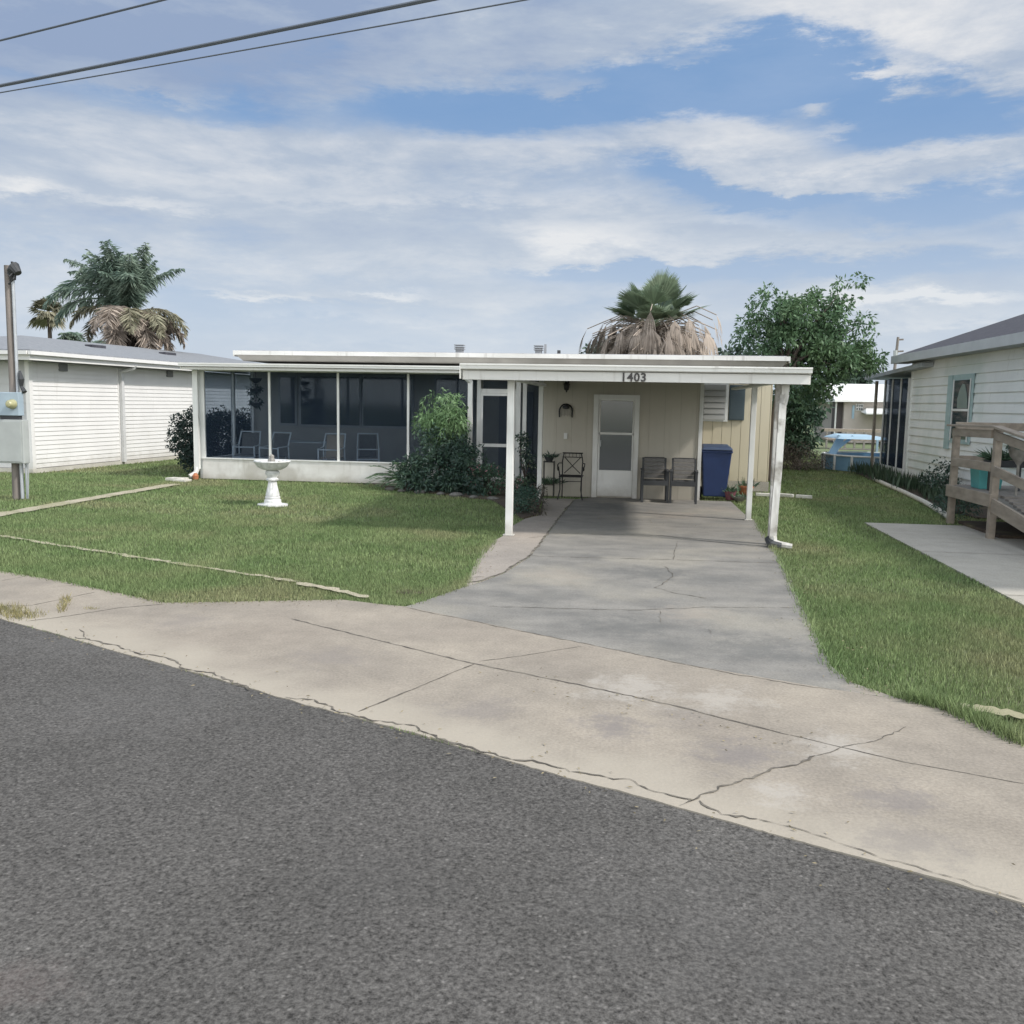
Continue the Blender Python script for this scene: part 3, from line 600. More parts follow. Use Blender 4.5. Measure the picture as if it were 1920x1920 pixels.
# window and shutter
w = MB(); w.box(1.52, 2.08, 20.46, 20.50, 1.52, 2.36); wo_ = part(w, 'window', white)
w = MB()
for k in range(6): w.hexa([(1.55, 20.425, 1.56 + k * .128), (2.02, 20.425, 1.56 + k * .128), (2.02, 20.455, 1.575 + k * .128), (1.55, 20.455, 1.575 + k * .128)], [(1.55, 20.44, 1.675 + k * .128), (2.02, 20.44, 1.675 + k * .128), (2.02, 20.455, 1.68 + k * .128), (1.55, 20.455, 1.68 + k * .128)])
part(w, 'pane', glass('jalousie_glass', (.34, .34, .33), .25), wo_)
w = MB(); w.box(2.10, 2.43, 20.455, 20.498, 1.555, 2.32)
for k in range(14): w.box(2.13, 2.40, 20.444, 20.456, 1.59 + k * .051, 1.625 + k * .051)
part(w, 'shutter', mat('slate_shutter', (.07, .10, .115), (.055, .08, .095), .6, 5))
# storm door
d = MB()
for bx in [(-.76, -.66), (.045, .14)]: d.box(bx[0], bx[1], 18.10, 18.152, .0, 2.04)
d.box(-.66, .045, 18.10, 18.152, 1.95, 2.04); DO = part(d, 'storm_door', white)
d = MB(); d.box(-.655, .04, 18.115, 18.145, .03, .55); d.box(-.655, .04, 18.115, 18.145, 1.255, 1.30); d.box(-.655, -.62, 18.115, 18.145, .55, 1.95); d.box(.012, .04, 18.115, 18.145, .55, 1.95); d.box(-.62, .012, 18.115, 18.145, 1.925, 1.95); part(d, 'door_frame', white, DO, bevel=.004)
for z0, z1 in ((.552, 1.253), (1.302, 1.923)):
    d = MB(); d.box(-.618, .010, 18.128, 18.136, z0, z1); part(d, 'pane', pane_grey, DO)
d = MB(); d.tube([(-.60, 18.10, 1.02), (-.60, 18.06, 1.02), (-.60, 18.06, 1.14), (-.60, 18.10, 1.14)], .008, 6); part(d, 'handle', galv, DO)
b = MB(); b.box(-1.34, -1.27, 18.13, 18.156, 1.15, 1.27); part(b, 'switch_plate', white)
# wall lantern under the carport ceiling
L_ = MB(); L_.box(-1.34, -1.26, 18.12, 18.155, 2.18, 2.32); L_.tube([(-1.3, 18.12, 2.28), (-1.3, 18.02, 2.30), (-1.3, 18.0, 2.24)], .01, 6); LA = part(L_, 'wall_lantern', black_m)
L_ = MB(); L_.lathe([(.02, .12), (.075, .09), (.06, .08), (.045, -.02), (.02, -.035), (.012, -.07)][::-1], (-1.3, 18.0, 2.14), 8); part(L_, 'lantern_shade', black_m, LA)
# posts of the carport
def post(x, y, z1, w=.07, m=white, name='carport_post'):
    p = MB(); p.box(x - w / 2, x + w / 2, y - w / 2, y + w / 2, 0, z1); p.box(x - w * .8, x + w * .8, y - w * .8, y + w * .8, 0, .012)
    return part(p, name, m, bevel=.006)
post(-1.665, 12.52, 2.18, .10); post(-1.72, 17.22, 2.27, .085, white); post(1.95, 15.2, 2.23, .085); post(1.925, 12.55, 2.18, .085, white_old)
# carport roof : sloping deck, fascia, gutter lip
cx0, cx1, cy0, cy1 = -2.28, 2.245, 12.26, 20.2
r = MB(); r.hexa([(cx0, cy0, 2.245), (cx1, cy0, 2.245), (cx1, cy1, 2.42), (cx0, cy1, 2.42)], [(cx0, cy0, 2.345), (cx1, cy0, 2.345), (cx1, cy1, 2.52), (cx0, cy1, 2.52)])
x = cx0 + .2
while x < cx1:
    r.hexa([(x, cy0 + .02, 2.215), (x + .045, cy0 + .02, 2.215), (x + .045, cy1 - .02, 2.39), (x, cy1 - .02, 2.39)], [(x, cy0 + .02, 2.243), (x + .045, cy0 + .02, 2.243), (x + .045, cy1 - .02, 2.418), (x, cy1 - .02, 2.418)]); x += .3
CR = part(r, 'carport_roof', mat('carport_pan', (.42, .41, .39), (.34, .33, .31), .6, 3))
f = MB(); f.box(cx0 - .008, cx1 + .0, 12.215, 12.258, 2.152, 2.272)
for s, xx in ((-1, cx0), (1, cx1)):
    xa, xb = (xx - .03, xx - .002) if s < 0 else (xx + .002, xx + .03)
    f.hexa([(xa, 12.26, 2.15), (xb, 12.26, 2.15), (xb, cy1, 2.33), (xa, cy1, 2.33)], [(xa, 12.26, 2.27), (xb, 12.26, 2.27), (xb, cy1, 2.45), (xa, cy1, 2.45)])
part(f, 'fascia', fascia_m, CR)
f = MB(); f.hexa([(cx0 - .035, 12.165, 2.295), (cx1 + .03, 12.165, 2.295), (cx1 + .03, 12.257, 2.274), (cx0 - .035, 12.257, 2.274)], [(cx0 - .035, 12.155, 2.362), (cx1 + .03, 12.155, 2.362), (cx1 + .03, 12.257, 2.366), (cx0 - .035, 12.257, 2.366)])
f.box(cx0 - .035, cx1 + .03, 12.148, 12.157, 2.345, 2.366); f.box(cx0 - .045, cx0 - .036, 12.15, 12.26, 2.16, 2.366)
part(f, 'gutter', gutter_m, CR)
# porch-side beam under the carport edge and ceiling joist
b = MB(); b.box(-1.72, -1.62, 12.58, 17.18, 2.16, 2.212); part(b, 'carport_beam', white)
b = MB(); b.box(1.88, 1.98, 12.60, 18.1, 2.17, 2.212); part(b, 'carport_beam', white)
# house number
tcu = bpy.data.curves.new('n', 'FONT'); tcu.body = '1403'; tcu.size = .155; tcu.extrude = .004; tcu.align_x = 'CENTER'; tcu.space_character = 1.12; tcu.offset = .004
to = bpy.data.objects.new('n', tcu); COL.objects.link(to); dg = bpy.context.evaluated_depsgraph_get(); me = bpy.data.meshes.new_from_object(to.evaluated_get(dg)); bpy.data.objects.remove(to)
me.materials.clear(); me.materials.append(digit_m); no = bpy.data.objects.new('house_number', me); COL.objects.link(no); no.parent = CR
no.rotation_euler = (PI / 2, 0, 0); no.location = Vector((0.0, 12.208, 2.160)) - H.location
# downspouts
dsp = MB()
P = [(1.99, 12.42, 2.15), (1.985, 12.42, 2.02), (1.96, 12.40, 1.9), (1.955, 12.38, 1.7), (1.945, 12.38, 1.0), (1.925, 12.36, .5), (1.915, 12.34, .12)]
for a, c in zip(P[:-1], P[1:]): dsp.bar(a, Vector(c) + (Vector(c) - Vector(a)).normalized() * .004, .092, .07)
part(dsp, 'downspout', white_old)
dsp = MB(); dsp.tube([(1.915, 12.34, .14), (1.93, 12.32, .06), (2.0, 12.30, .035), (2.16, 12.27, .02)], [.052, .055, .05, .04], 8); part(dsp, 'downspout_elbow', white_old)
dsp = MB(); dsp.tube([(1.86, 12.40, .10), (1.90, 12.28, .03), (2.02, 12.26, .02)], [.045, .07, .05], 8); part(dsp, 'corrugated_drain', charcoal)
dsp = MB(); dsp.tube([(-3.60, 19.25, 2.46), (-3.56, 19.3, 2.36), (-3.47, 19.4, 2.28)], .055, 8); dsp.bar((-3.47, 19.4, 2.3), (-3.47, 19.42, .3), .10, .08); part(dsp, 'downspout', white)
dsp = MB(); dsp.bar((-9.80, 19.56, 2.46), (-9.80, 19.56, .22), .12, .08); dsp.tube([(-9.80, 19.56, .24), (-9.83, 19.52, .12), (-9.92, 19.42, .05)], .06, 8); part(dsp, 'downspout', white)
# porch
b = MB(); b.box(-9.72, -3.50, 19.65, 19.78, 0.0, .455); b.box(-9.78, -9.68, 19.78, 22.6, 0, .455); b.cur = 1; b.box(-9.74, -3.49, 19.63, 19.80, .455, .48)
part(b, 'knee_wall', [knee_m, white])
b = MB(); b.box(-9.7, -1.8, 19.79, 22.6, 0, .10); part(b, 'porch_floor', conc_brown)
b = MB(); b.box(-9.2, -1.8, 22.6, 29.5, 0, 2.70); b.box(-9.78, -9.2, 22.6, 22.68, 0, 2.6); part(b, 'porch_back_wall', porch_wall_m)
pr = MB(); pr.hexa([(-9.94, 19.26, 2.50), (-2.32, 19.26, 2.50), (-2.32, 22.8, 2.63), (-9.94, 22.8, 2.63)], [(-9.94, 19.26, 2.55), (-2.32, 19.26, 2.55), (-2.32, 22.8, 2.675), (-9.94, 22.8, 2.675)])
PRo = part(pr, 'porch_roof', white)
pr = MB(); pr.box(-9.94, -2.3, 19.20, 19.258, 2.455, 2.51); pr.box(-9.97, -9.942, 19.2, 22.8, 2.46, 2.58); part(pr, 'fascia', fascia_m, PRo)
pr = MB(); pr.box(-9.99, -2.3, 19.14, 19.256, 2.525, 2.585); pr.box(-9.99, -2.3, 19.128, 19.138, 2.57, 2.60); part(pr, 'gutter', gutter_m, PRo)
# screen frame posts
def fpost(x, y=19.70, w=.05, z0=.48, z1=2.50, name='screen_post'):
    p = MB(); p.box(x - w / 2, x + w / 2, y - .03, y + .03, z0, z1); part(p, name, white)
fpost(-9.72, w=.13, z0=.0); fpost(-8.11); fpost(-6.51); fpost(-4.91); fpost(-3.53, w=.08, z0=0); fpost(-3.33, w=.08, z0=0); fpost(-2.46, w=.10, z0=0); fpost(-2.32, w=.085, z0=0); fpost(-9.73, 21.35, .09, .46, 2.56); fpost(-9.73, 22.5, .09, .46, 2.6)
b = MB(); b.box(-9.7, -1.82, 19.675, 19.725, 2.44, 2.50); part(b, 'screen_header', white)
for x0, x1 in ((-9.65, -8.137), (-8.083, -6.537), (-6.483, -4.937), (-4.883, -3.572)):
    b = MB(); b.box(x0, x1, 19.698, 19.702, .482, 2.438); part(b, 'screen_panel', screen_m)
for x0, x1, z0 in ((-3.488, -3.372, .0), (-2.276, -1.81, .1)):
    b = MB(); b.box(x0, x1, 19.698, 19.702, z0, 2.438); part(b, 'screen_panel', screen_m)
for y0, y1 in ((19.80, 21.303), (21.397, 22.453)):
    b = MB(); b.box(-9.732, -9.728, y0, y1, .48, 2.5); part(b, 'screen_panel', screen_m)
# screen door
d = MB(); X0, X1 = -3.285, -2.515
d.box(X0, X1, 19.68, 19.72, 2.05, 2.14); SD = part(d, 'screen_door', white)
d = MB(); d.box(X0, X0 + .05, 19.665, 19.695, .12, 2.045); d.box(X1 - .05, X1, 19.665, 19.695, .12, 2.045); d.box(X0 + .05, X1 - .05, 19.665, 19.695, 1.99, 2.045); d.box(X0 + .05, X1 - .05, 19.665, 19.695, .88, .95); d.box(X0 + .05, X1 - .05, 19.665, 19.695, .12, .22); part(d, 'door_frame', white, SD)
for z0, z1 in ((.22, .88), (.95, 1.99), (2.142, 2.437)):
    d = MB(); d.box(X0 + .05, X1 - .05, 19.679, 19.682, z0, z1); part(d, 'screen_panel', screen_m, SD)
# windows in the porch back wall
for x0, x1, z0, z1 in ((-9.0, -8.62, 1.22, 2.40), (-8.45, -6.9, 1.20, 2.42), (-6.8, -5.55, 1.20, 2.42), (-4.9, -4.0, 1.1, 2.42)):
    w = MB(); w.box(x0 - .06, x1 + .06, 22.565, 22.598, z0 - .06, z1 + .06); wo2 = part(w, 'window', mat('grey_trim', (.42, .43, .44), None, .6)); w = MB(); w.box(x0, x1, 22.553, 22.566, z0, z1); part(w, 'pane', pane, wo2)
d = MB(); d.box(-3.3, -2.45, 22.55, 22.598, .10, 2.12); part(d, 'inner_door', mat('inner_door_paint', (.25, .26, .28), None, .5))
# main roof
mr = MB(); mr.box(-9.0, 3.16, 20.30, 30, 2.705, 2.79); mr.cur = 1; mr.hexa([(-9.15, 20.20, 2.86), (3.28, 20.20, 2.86), (3.28, 30.1, 2.86), (-9.15, 30.1, 2.86)], [(-9.1, 20.28, 2.945), (3.24, 20.28, 2.945), (3.1, 25, 3.02), (-9.0, 25, 3.02)])
MR = part(mr, 'main_roof', [soffit_m, roofing_m])
f = MB(); f.box(-9.17, 3.30, 20.16, 20.198, 2.835, 2.93); f.box(3.283, 3.31, 20.2, 30, 2.80, 2.93); f.box(-9.19, -9.153, 20.2, 30, 2.80, 2.93); part(f, 'fascia', fascia_m, MR)
f = MB(); f.hexa([(-9.0, 20.27, 2.72), (3.16, 20.27, 2.72), (3.16, 20.298, 2.72), (-9.0, 20.298, 2.72)], [(-9.12, 20.2, 2.833), (3.26, 20.2, 2.833), (3.26, 20.298, 2.833), (-9.12, 20.298, 2.833)]); part(f, 'soffit', soffit_m, MR)
def rvent(x, y, w, extra):
    v = MB(); v.box(x - w / 2 + .03, x + w / 2 - .03, y - .1, y + .1, 2.90, 3.10)
    for k in range(3): v.box(x - w / 2, x + w / 2, y - .13, y + .13, 3.05 + k * .045, 3.07 + k * .045)
    if extra: v.box(x + w / 2 + .03, x + w / 2 + .08, y - .05, y + .05, 2.9, 3.19)
    part(v, 'roof_vent', mat('vent_metal', (.30, .31, .33), (.2, .21, .22), .5), MR)
rvent(-4.02, 21, .22, False); rvent(-2.18, 21, .20, True)
v = MB(); v.box(-1.75, -1.68, 21, 21.1, 2.9, 3.06); part(v, 'vent_pipe', charcoal, MR)

# ---------- things round the house
wd = thing('wall_ornament', 'dark horseshoe-shaped wall hanging with pale fringe between lantern and light switch', 'wall decoration', (-1.31, 18.12, 1.56))
o = MB(); pts = [(-1.31 + .13 * math.cos(a), 18.125, 1.70 + .14 * math.sin(a)) for a in np.linspace(-.25, PI + .25, 17)]; pts = [(pts[0][0], 18.125, 1.58)] + pts + [(pts[-1][0], 18.125, 1.58)]; o.tube(pts, .016, 6); part(o, 'arch', black_m, wd)
o = MB(); o.lathe([(.0, .0), (.06, .01), (.07, .05), (.02, .09)], (-1.31, 18.12, 1.74), 10); part(o, 'bell', charcoal, wd)
o = MB()
for k in range(7): o.tube([(-1.40 + k * .03, 18.12, 1.75), (-1.40 + k * .03, 18.115, 1.60 + .02 * (k % 2))], .005, 4)
part(o, 'fringe', mat('fringe', (.35, .33, .30), None, .8), wd)

ch = thing('wrought_iron_chair', 'black wrought iron armchair with a crossed back beside the storm door', 'chair', (-1.14, 17.68, 0))
cxx, cyy = -1.14, 17.68
o = MB()
for s in (-1, 1):
    o.tube([(cxx + s * .19, cyy + .22, .0), (cxx + s * .19, cyy + .22, .45), (cxx + s * .20, cyy + .27, .72), (cxx + s * .17, cyy + .29, .88)], .013, 6)
o.tube([(cxx - .20, cyy + .29, .88), (cxx + .20, cyy + .29, .88)], .014, 6); o.tube([(cxx - .2, cyy + .28, .80), (cxx + .2, cyy + .28, .80)], .009, 6)
for s in (-1, 1): o.tube([(cxx + s * .16, cyy + .285, .80), (cxx, cyy + .26, .63), (cxx - s * .16, cyy + .24, .48)], .009, 6)
for k in range(5): o.tube([(cxx + (k - 2) * .07, cyy + .285, .80), (cxx + (k - 2) * .07, cyy + .29, .88)], .005, 5)
part(o, 'backrest', black_m, ch)
o = MB()
for y in np.linspace(-.20, .20, 9): o.tube([(cxx - .21, cyy + y, .45), (cxx + .21, cyy + y, .45)], .006, 5)
o.tube([(cxx - .22, cyy - .22, .45), (cxx + .22, cyy - .22, .45), (cxx + .22, cyy + .22, .45), (cxx - .22, cyy + .22, .45), (cxx - .22, cyy - .22, .45)], .012, 6)
o.tube([(cxx - .22, cyy - .22, .36), (cxx + .22, cyy - .22, .36)], .007, 5); part(o, 'seat', black_m, ch)
for s in (-1, 1):
    o = MB(); o.tube([(cxx + s * .20, cyy + .26, .68), (cxx + s * .25, cyy + .1, .69), (cxx + s * .26, cyy - .15, .67), (cxx + s * .25, cyy - .24, .62), (cxx + s * .25, cyy - .20, .57), (cxx + s * .25, cyy - .17, .61)], .012, 6); part(o, 'armrest', black_m, ch)
    o = MB(); o.tube([(cxx + s * .24, cyy - .20, .64), (cxx + s * .21, cyy - .21, .45), (cxx + s * .20, cyy - .22, .2), (cxx + s * .24, cyy - .24, .0)], .013, 6); part(o, 'leg', black_m, ch)

def patio_chair(x, y, rz, label):
    t = thing('patio_chair', label, 'chair', (x, y, 0), rz, 'dark patio armchairs on the carport slab')
    def pl(mb, n, m): return mb.build(n, m, t, local=True, bevel=.004)
    o = MB(); o.box(-.20, .20, -.22, .20, .38, .42); o.box(-.235, .235, -.25, -.22, .33, .42); pl(o, 'seat', charcoal)
    o = MB()
    for k in range(5): o.hexa([(-.195, .20 + k * .018, .44 + k * .078), (.195, .20 + k * .018, .44 + k * .078), (.195, .225 + k * .018, .44 + k * .078), (-.195, .225 + k * .018, .44 + k * .078)], [(-.195, .218 + k * .018, .508 + k * .078), (.195, .218 + k * .018, .508 + k * .078), (.195, .243 + k * .018, .508 + k * .078), (-.195, .243 + k * .018, .508 + k * .078)])
    pl(o, 'backrest', seat_m)
    o = MB(); o.hexa([(-.235, .2, .38), (-.196, .2, .38), (-.196, .24, .38), (-.235, .24, .38)], [(-.235, .29, .83), (-.196, .29, .83), (-.196, .33, .83), (-.235, .33, .83)]); o.hexa([(.196, .2, .38), (.235, .2, .38), (.235, .24, .38), (.196, .24, .38)], [(.196, .29, .83), (.235, .29, .83), (.235, .33, .83), (.196, .33, .83)])
    o.box(-.195, .195, .30, .33, .815, .84); pl(o, 'back_frame', charcoal)
    for s in (-1, 1):
        o = MB(); o.box(s * .24 - .028, s * .24 + .028, -.25, .24, .59, .62); pl(o, 'armrest', charcoal)
        for yy in (-.22, .20): o = MB(); o.box(s * .24 - .022, s * .24 + .022, yy - .022, yy + .022, 0, .588); pl(o, 'leg', charcoal)
    return t
patio_chair(.47, 17.68, .03, 'dark patio armchair just right of the white storm door')
patio_chair(1.02, 17.66, -.05, 'dark patio armchair next to the navy wheeled bin')

bn = thing('wheeled_bin', 'tall navy blue wheeled rubbish bin against the cream wall', 'bin', (1.70, 18.62, 0))
o = MB(); o.hexa([(1.46, 18.38, .06), (1.90, 18.38, .06), (1.90, 18.82, .06), (1.46, 18.82, .06)], [(1.40, 18.30, .98), (1.98, 18.30, .98), (1.98, 18.92, .98), (1.40, 18.92, .98)]); o.box(1.385, 1.995, 18.285, 18.935, .93, .985); part(o, 'body', navy, bn, bevel=.02)
o = MB(); o.hexa([(1.38, 18.26, .99), (2.0, 18.26, .99), (2.0, 18.95, .99), (1.38, 18.95, .99)], [(1.42, 18.31, 1.05), (1.96, 18.31, 1.05), (1.94, 18.9, 1.09), (1.44, 18.9, 1.09)]); part(o, 'lid', navy_lid, bn, bevel=.015)
for xx in (1.43, 1.93):
    o = MB(); o.tube([(xx - .03, 18.85, .11), (xx + .03, 18.85, .11)], .11, 16); part(o, 'wheel', charcoal, bn, smooth=True)
def tuft(t, cx, cy, z, n, h, spread, m, w=.03, name='leaves', droop=.3):
    P = np.zeros((n, 3)) + [cx, cy, z] + RNG.normal(size=(n, 3)) * [.02 + spread * .1, .02 + spread * .1, 0]; D = unit(np.stack([RNG.normal(size=n) * spread, RNG.normal(size=n) * spread, RNG.uniform(.5, 1, n)], 1))
    return foliage(name, leaf_quads(P, D, h * RNG.uniform(.5, 1.1, n), w), m, t)
pt = thing('flower_pot', 'small purple pot of low plants at the foot of the bin', 'plant pot', (1.99, 18.42, 0)); o = MB(); o.lathe([(.08, 0), (.13, .17), (.14, .18), (.12, .17)], (1.99, 18.42, 0), 16); part(o, 'pot', pinkpot, pt); tuft(pt, 1.99, 18.42, .16, 60, .2, .6, leaf_mid)
pt = thing('plant_bowl', 'low stone bowl of green plants between purple and terracotta pots', 'plant pot', (2.16, 18.25, 0)); o = MB(); o.lathe([(.07, 0), (.16, .08), (.17, .10), (.14, .09)], (2.16, 18.25, 0), 16); part(o, 'bowl', stone_m, pt); tuft(pt, 2.16, 18.25, .08, 50, .16, .8, leaf_mid)
pt = thing('flower_pot', 'terracotta pot with spiky leaves behind the second right carport post', 'plant pot', (2.33, 18.8, 0)); o = MB(); o.lathe([(.10, 0), (.145, .22), (.16, .22), (.16, .26), (.13, .26)], (2.33, 18.8, 0), 16); part(o, 'pot', terra, pt); tuft(pt, 2.33, 18.8, .2, 40, .3, .5, leaf_mid, .025)
for i, (a, c) in enumerate((((2.62, 19.45), (2.95, 19.42)), ((3.1, 19.5), (3.38, 19.35)), ((3.42, 19.32), (3.72, 19.2)))):
    o = MB(); o.bar((a[0], a[1], .03), (c[0], c[1], .03), .09, .07); tag(o.build('edging_brick', white_stone, base=((a[0] + c[0]) / 2, (a[1] + c[1]) / 2, 0), bevel=.012), ['pale edging brick nearest the corner of the cream wall', 'pale edging brick in the middle of the short row right of the cream wall', 'pale edging brick at the right end of the short row on the lawn'][i], 'edging brick', 'edging bricks beside the cream wall')

# bird bath
bb = thing('bird_bath', 'white painted fluted pedestal bird bath standing on the front lawn', 'bird bath', (-6.2, 15.13, 0)); c = (-6.2, 15.13, 0)
o = MB(); o.lathe([(.16, 0), (.16, .03), (.145, .035), (.145, .085), (.12, .10), (.13, .115), (.13, .14), (.095, .155)], c, 32); part(o, 'base', birdbath_m, bb, smooth=True)
o = MB(); o.lathe([(.115, .152), (.12, .17), (.10, .24), (.075, .36), (.068, .41), (.105, .43), (.108, .45), (.08, .47), (.09, .50), (.12, .53), (.125, .57), (.10, .60)], c, 48, lambda a, z: .05 * math.cos(12 * a) if .17 < z < .42 else 0); part(o, 'pedestal', birdbath_m, bb, smooth=True)
o = MB(); o.lathe([(.08, .60), (.17, .62), (.24, .66), (.285, .73), (.31, .755), (.305, .775), (.27, .77), (.22, .70), (.10, .665), (.01, .66)], c, 56, lambda a, z: .035 * math.cos(14 * a) if z > .62 else 0); part(o, 'basin', birdbath_m, bb, smooth=True)
o = MB()
fig = [(.0, .66), (.06, .67), (.075, .72), (.06, .78), (.035, .82), (.04, .85), (.015, .88)]
o.lathe([(r_, z_) for r_, z_ in fig], (c[0] - .01, c[1], 0), 10, lambda a, z: .25 * math.cos(3 * a + z * 20)); o.lathe([(.05, .66), (.05, .70), (.02, .74)], (c[0] + .11, c[1] + .05, .03), 8); part(o, 'stone_figure', stone_m, bb)
o = MB(); blotchp = [(-6.2 + .27 * math.cos(a), 15.13 + .22 * math.sin(a)) for a in np.linspace(0, 2 * PI, 13)[:-1]]; o.prism(blotchp, -.02, .012); part(o, 'paving_pad', birdbath_m, bb)

# splash stones at the left downspout
for i, (x, y, w_) in enumerate(((-10.05, 19.1, .16), (-9.85, 18.95, .12))):
    o = MB(); o.prism([(x - w_ * 1.5, y - .1), (x + w_, y - .14), (x + w_ * 1.4, y + .1), (x - w_, y + .13)], -.02, .05 - .02 * i); tag(o.build('splash_stone', white_stone, base=(x, y, 0), bevel=.01), ['long pale splash stone under the porch corner downspout, the left one', 'smaller pale splash stone under the porch corner downspout, the right one'][i], 'stone', 'splash stones at the porch corner')
o = MB(); o.lathe([(.06, 0), (.07, .08), (.03, .14)], (-9.76, 19.38, 0), 10); tag(o.build('small_pot', terra, base=(-9.76, 19.38, 0)), 'small terracotta pot tucked at the foot of the porch corner', 'plant pot')

# porch furniture
alum = mat('pale_aluminium', (.72, .76, .78), (.62, .66, .68), .45, 6)
def sling_chair(px, py_unused, Y, rz, label, back_m=seat_m):
    X = atY(px, 850, Y)[0]
    t = thing('porch_chair', label, 'chair', (X, Y, .1), rz, 'chairs behind the porch screen')
    def pl(mb, n, m): return mb.build(n, m, t, local=True)
    o = MB(); o.box(-.22, .22, -.2, .2, .40, .42); pl(o, 'seat', back_m)
    o = MB(); o.hexa([(-.2, .2, .42), (.2, .2, .42), (.2, .22, .42), (-.2, .22, .42)], [(-.2, .32, .92), (.2, .32, .92), (.2, .34, .92), (-.2, .34, .92)]); pl(o, 'backrest', back_m)
    for s in (-1, 1): o = MB(); o.tube([(s * .25, -.22, 0), (s * .25, -.24, .62), (s * .25, .18, .64), (s * .23, .34, .96)], .018, 6); o.tube([(s * .25, .26, 0), (s * .25, .18, .64)], .016, 6); pl(o, 'side_frame', alum)
    for a_, b_ in ((.34, .95), (-.22, .36), (-.23, .60)): o = MB(); o.tube([(-.24, a_, b_), (.24, a_, b_)], .015, 6); pl(o, 'rail', alum)
sling_chair(463, 0, 20.55, .1, 'pale framed chair at the left end of the screened porch')
sling_chair(515, 0, 20.3, -.2, 'pale framed chair right behind the bird bath, inside the porch')
sling_chair(622, 0, 20.25, .05, 'pale framed chair with a tan back inside the porch', mat('tan_sling', (.42, .35, .28), None, .7))
sling_chair(690, 0, 20.9, .3, 'pale framed chair set furthest right in the porch, low in the shade')
tb = thing('porch_table', 'pale rimmed patio table inside the screened porch', 'table', (-7.9, 21.3, .1))
o = MB(); o.box(-8.55, -7.2, 20.95, 21.65, .80, .825); part(o, 'tabletop', alum, tb)
for xx in (-8.5, -7.25):
    for yy in (21.0, 21.6): o = MB(); o.tube([(xx, yy, .1), (xx, yy, .80)], .018, 6); part(o, 'leg', alum, tb)
hbk = thing('hanging_baskets', 'tiered dark hanging plant baskets inside the left end of the porch', 'hanging basket', (-8.95, 20.9, 1.55))
o = MB(); o.tube([(-8.95, 20.9, 2.5), (-8.95, 20.9, 1.6)], .006, 5)
for z in (1.62, 1.95, 2.2): o.lathe([(.03, 0), (.12, .06), (.15, .12), (.13, .12)], (-8.95, 20.9, z), 12)
part(o, 'basket', charcoal, hbk); foliage('leaves', clump_leaves([(-8.95, 20.9, 1.75), (-8.97, 20.9, 2.05)], [.16, .18], 4000, .09, .03), leaf_dark, hbk)

# ================================================================== LEFT HOUSE (white, lap sided)
ang = math.atan2(.54, 6.7)
GH = thing('neighbour_house', 'white lap-sided house with a grey shingled hip roof left of the porch', 'house', (-14.05, 19.8, 0), -ang)
def gl(mb, n, m, p=None, **k): return mb.build(n, m, p or GH, local=True, **k)
o = MB(); o.box(-9, -.03, .03, 16, -.02, 2.66); gl(o, 'core_wall', mat('grey_wall', (.42, .42, .42), None, .7))
o = MB(); st = .108; z = .10
while z < 2.6:
    z1 = min(z + st, 2.62)
    o.add([(.012, .06, z), (.012, 16, z), (-.004, 16, z1), (-.004, .06, z1), (-.01, .06, z), (-.01, 16, z)], [(0, 1, 2, 3), (5, 1, 0, 4)]); z = z1
gl(o, 'siding', siding_w)
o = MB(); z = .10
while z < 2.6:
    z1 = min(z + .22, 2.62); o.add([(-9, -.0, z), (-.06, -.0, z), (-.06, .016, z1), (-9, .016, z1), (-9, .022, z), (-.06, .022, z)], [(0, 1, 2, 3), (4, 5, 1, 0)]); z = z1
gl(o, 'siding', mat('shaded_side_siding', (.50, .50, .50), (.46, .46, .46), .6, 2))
o = MB(); o.box(-.08, .03, -.025, .09, 0, 2.64); gl(o, 'corner_trim', siding_w)
o = MB(); o.box(-.005, .022, 3.28, 3.46, .08, 2.6); gl(o, 'joint_trim', siding_w)
o = MB(); o.box(-9, .035, -.04, 16, -.02, .085); gl(o, 'foundation', concrete('foundation_concrete', (.50, .48, .43), (.40, .38, .34), (.45, .43, .38)))
rf = MB(); ex = .50; ey = -.50; zr = 3.46; zc = 2.86
rf.add([(ex, ey, zc), (ex, 16.5, zc), (-3.1, 12.5, zr), (-3.1, 3.5, zr), (-6.8, ey, zc), (-6.8, 16.5, zc), (ex, ey, zc - .05), (ex, 16.5, zc - .05), (-6.8, ey, zc - .05), (-6.8, 16.5, zc - .05)], [(0, 1, 2, 3), (4, 0, 3), (5, 4, 3, 2), (1, 5, 2), (6, 7, 1, 0), (8, 6, 0, 4), (9, 8, 4, 5), (7, 9, 5, 1), (6, 8, 9, 7)])
RF = gl(rf, 'roof', shingle_g)
o = MB(); o.box(ex - .03, ex + .0, ey, 16.5, 2.62, 2.808); o.box(ex + .001, ex + .09, ey - .09, 16.5, 2.74, 2.825); o.box(-6.8, ex + .0, ey - .03, ey - .001, 2.62, 2.808); o.box(-6.8, ex - .02, ey - .12, ey - .031, 2.74, 2.825); gl(o, 'fascia', siding_w, RF)
o = MB(); o.box(-6.7, ex - .032, ey + .001, 16.3, 2.63, 2.65); gl(o, 'soffit', mat('soffit_grey', (.45, .45, .45), None, .7), RF)
for yy in (1.15, 5.7): o = MB(); o.box(-.0, .06, yy - .13, yy + .13, 2.42, 2.60); gl(o, 'soffit_vent', mat('vent_grey', (.20, .20, .21), None, .7))
o = MB(); o.tube([(.50, 3.38, 2.66), (.45, 3.38, 2.58), (.10, 3.38, 2.50)], .045, 8); o.box(.035, .11, 3.32, 3.43, .06, 2.52); gl(o, 'downspout', mat('ds_grey', (.58, .58, .58), None, .5))
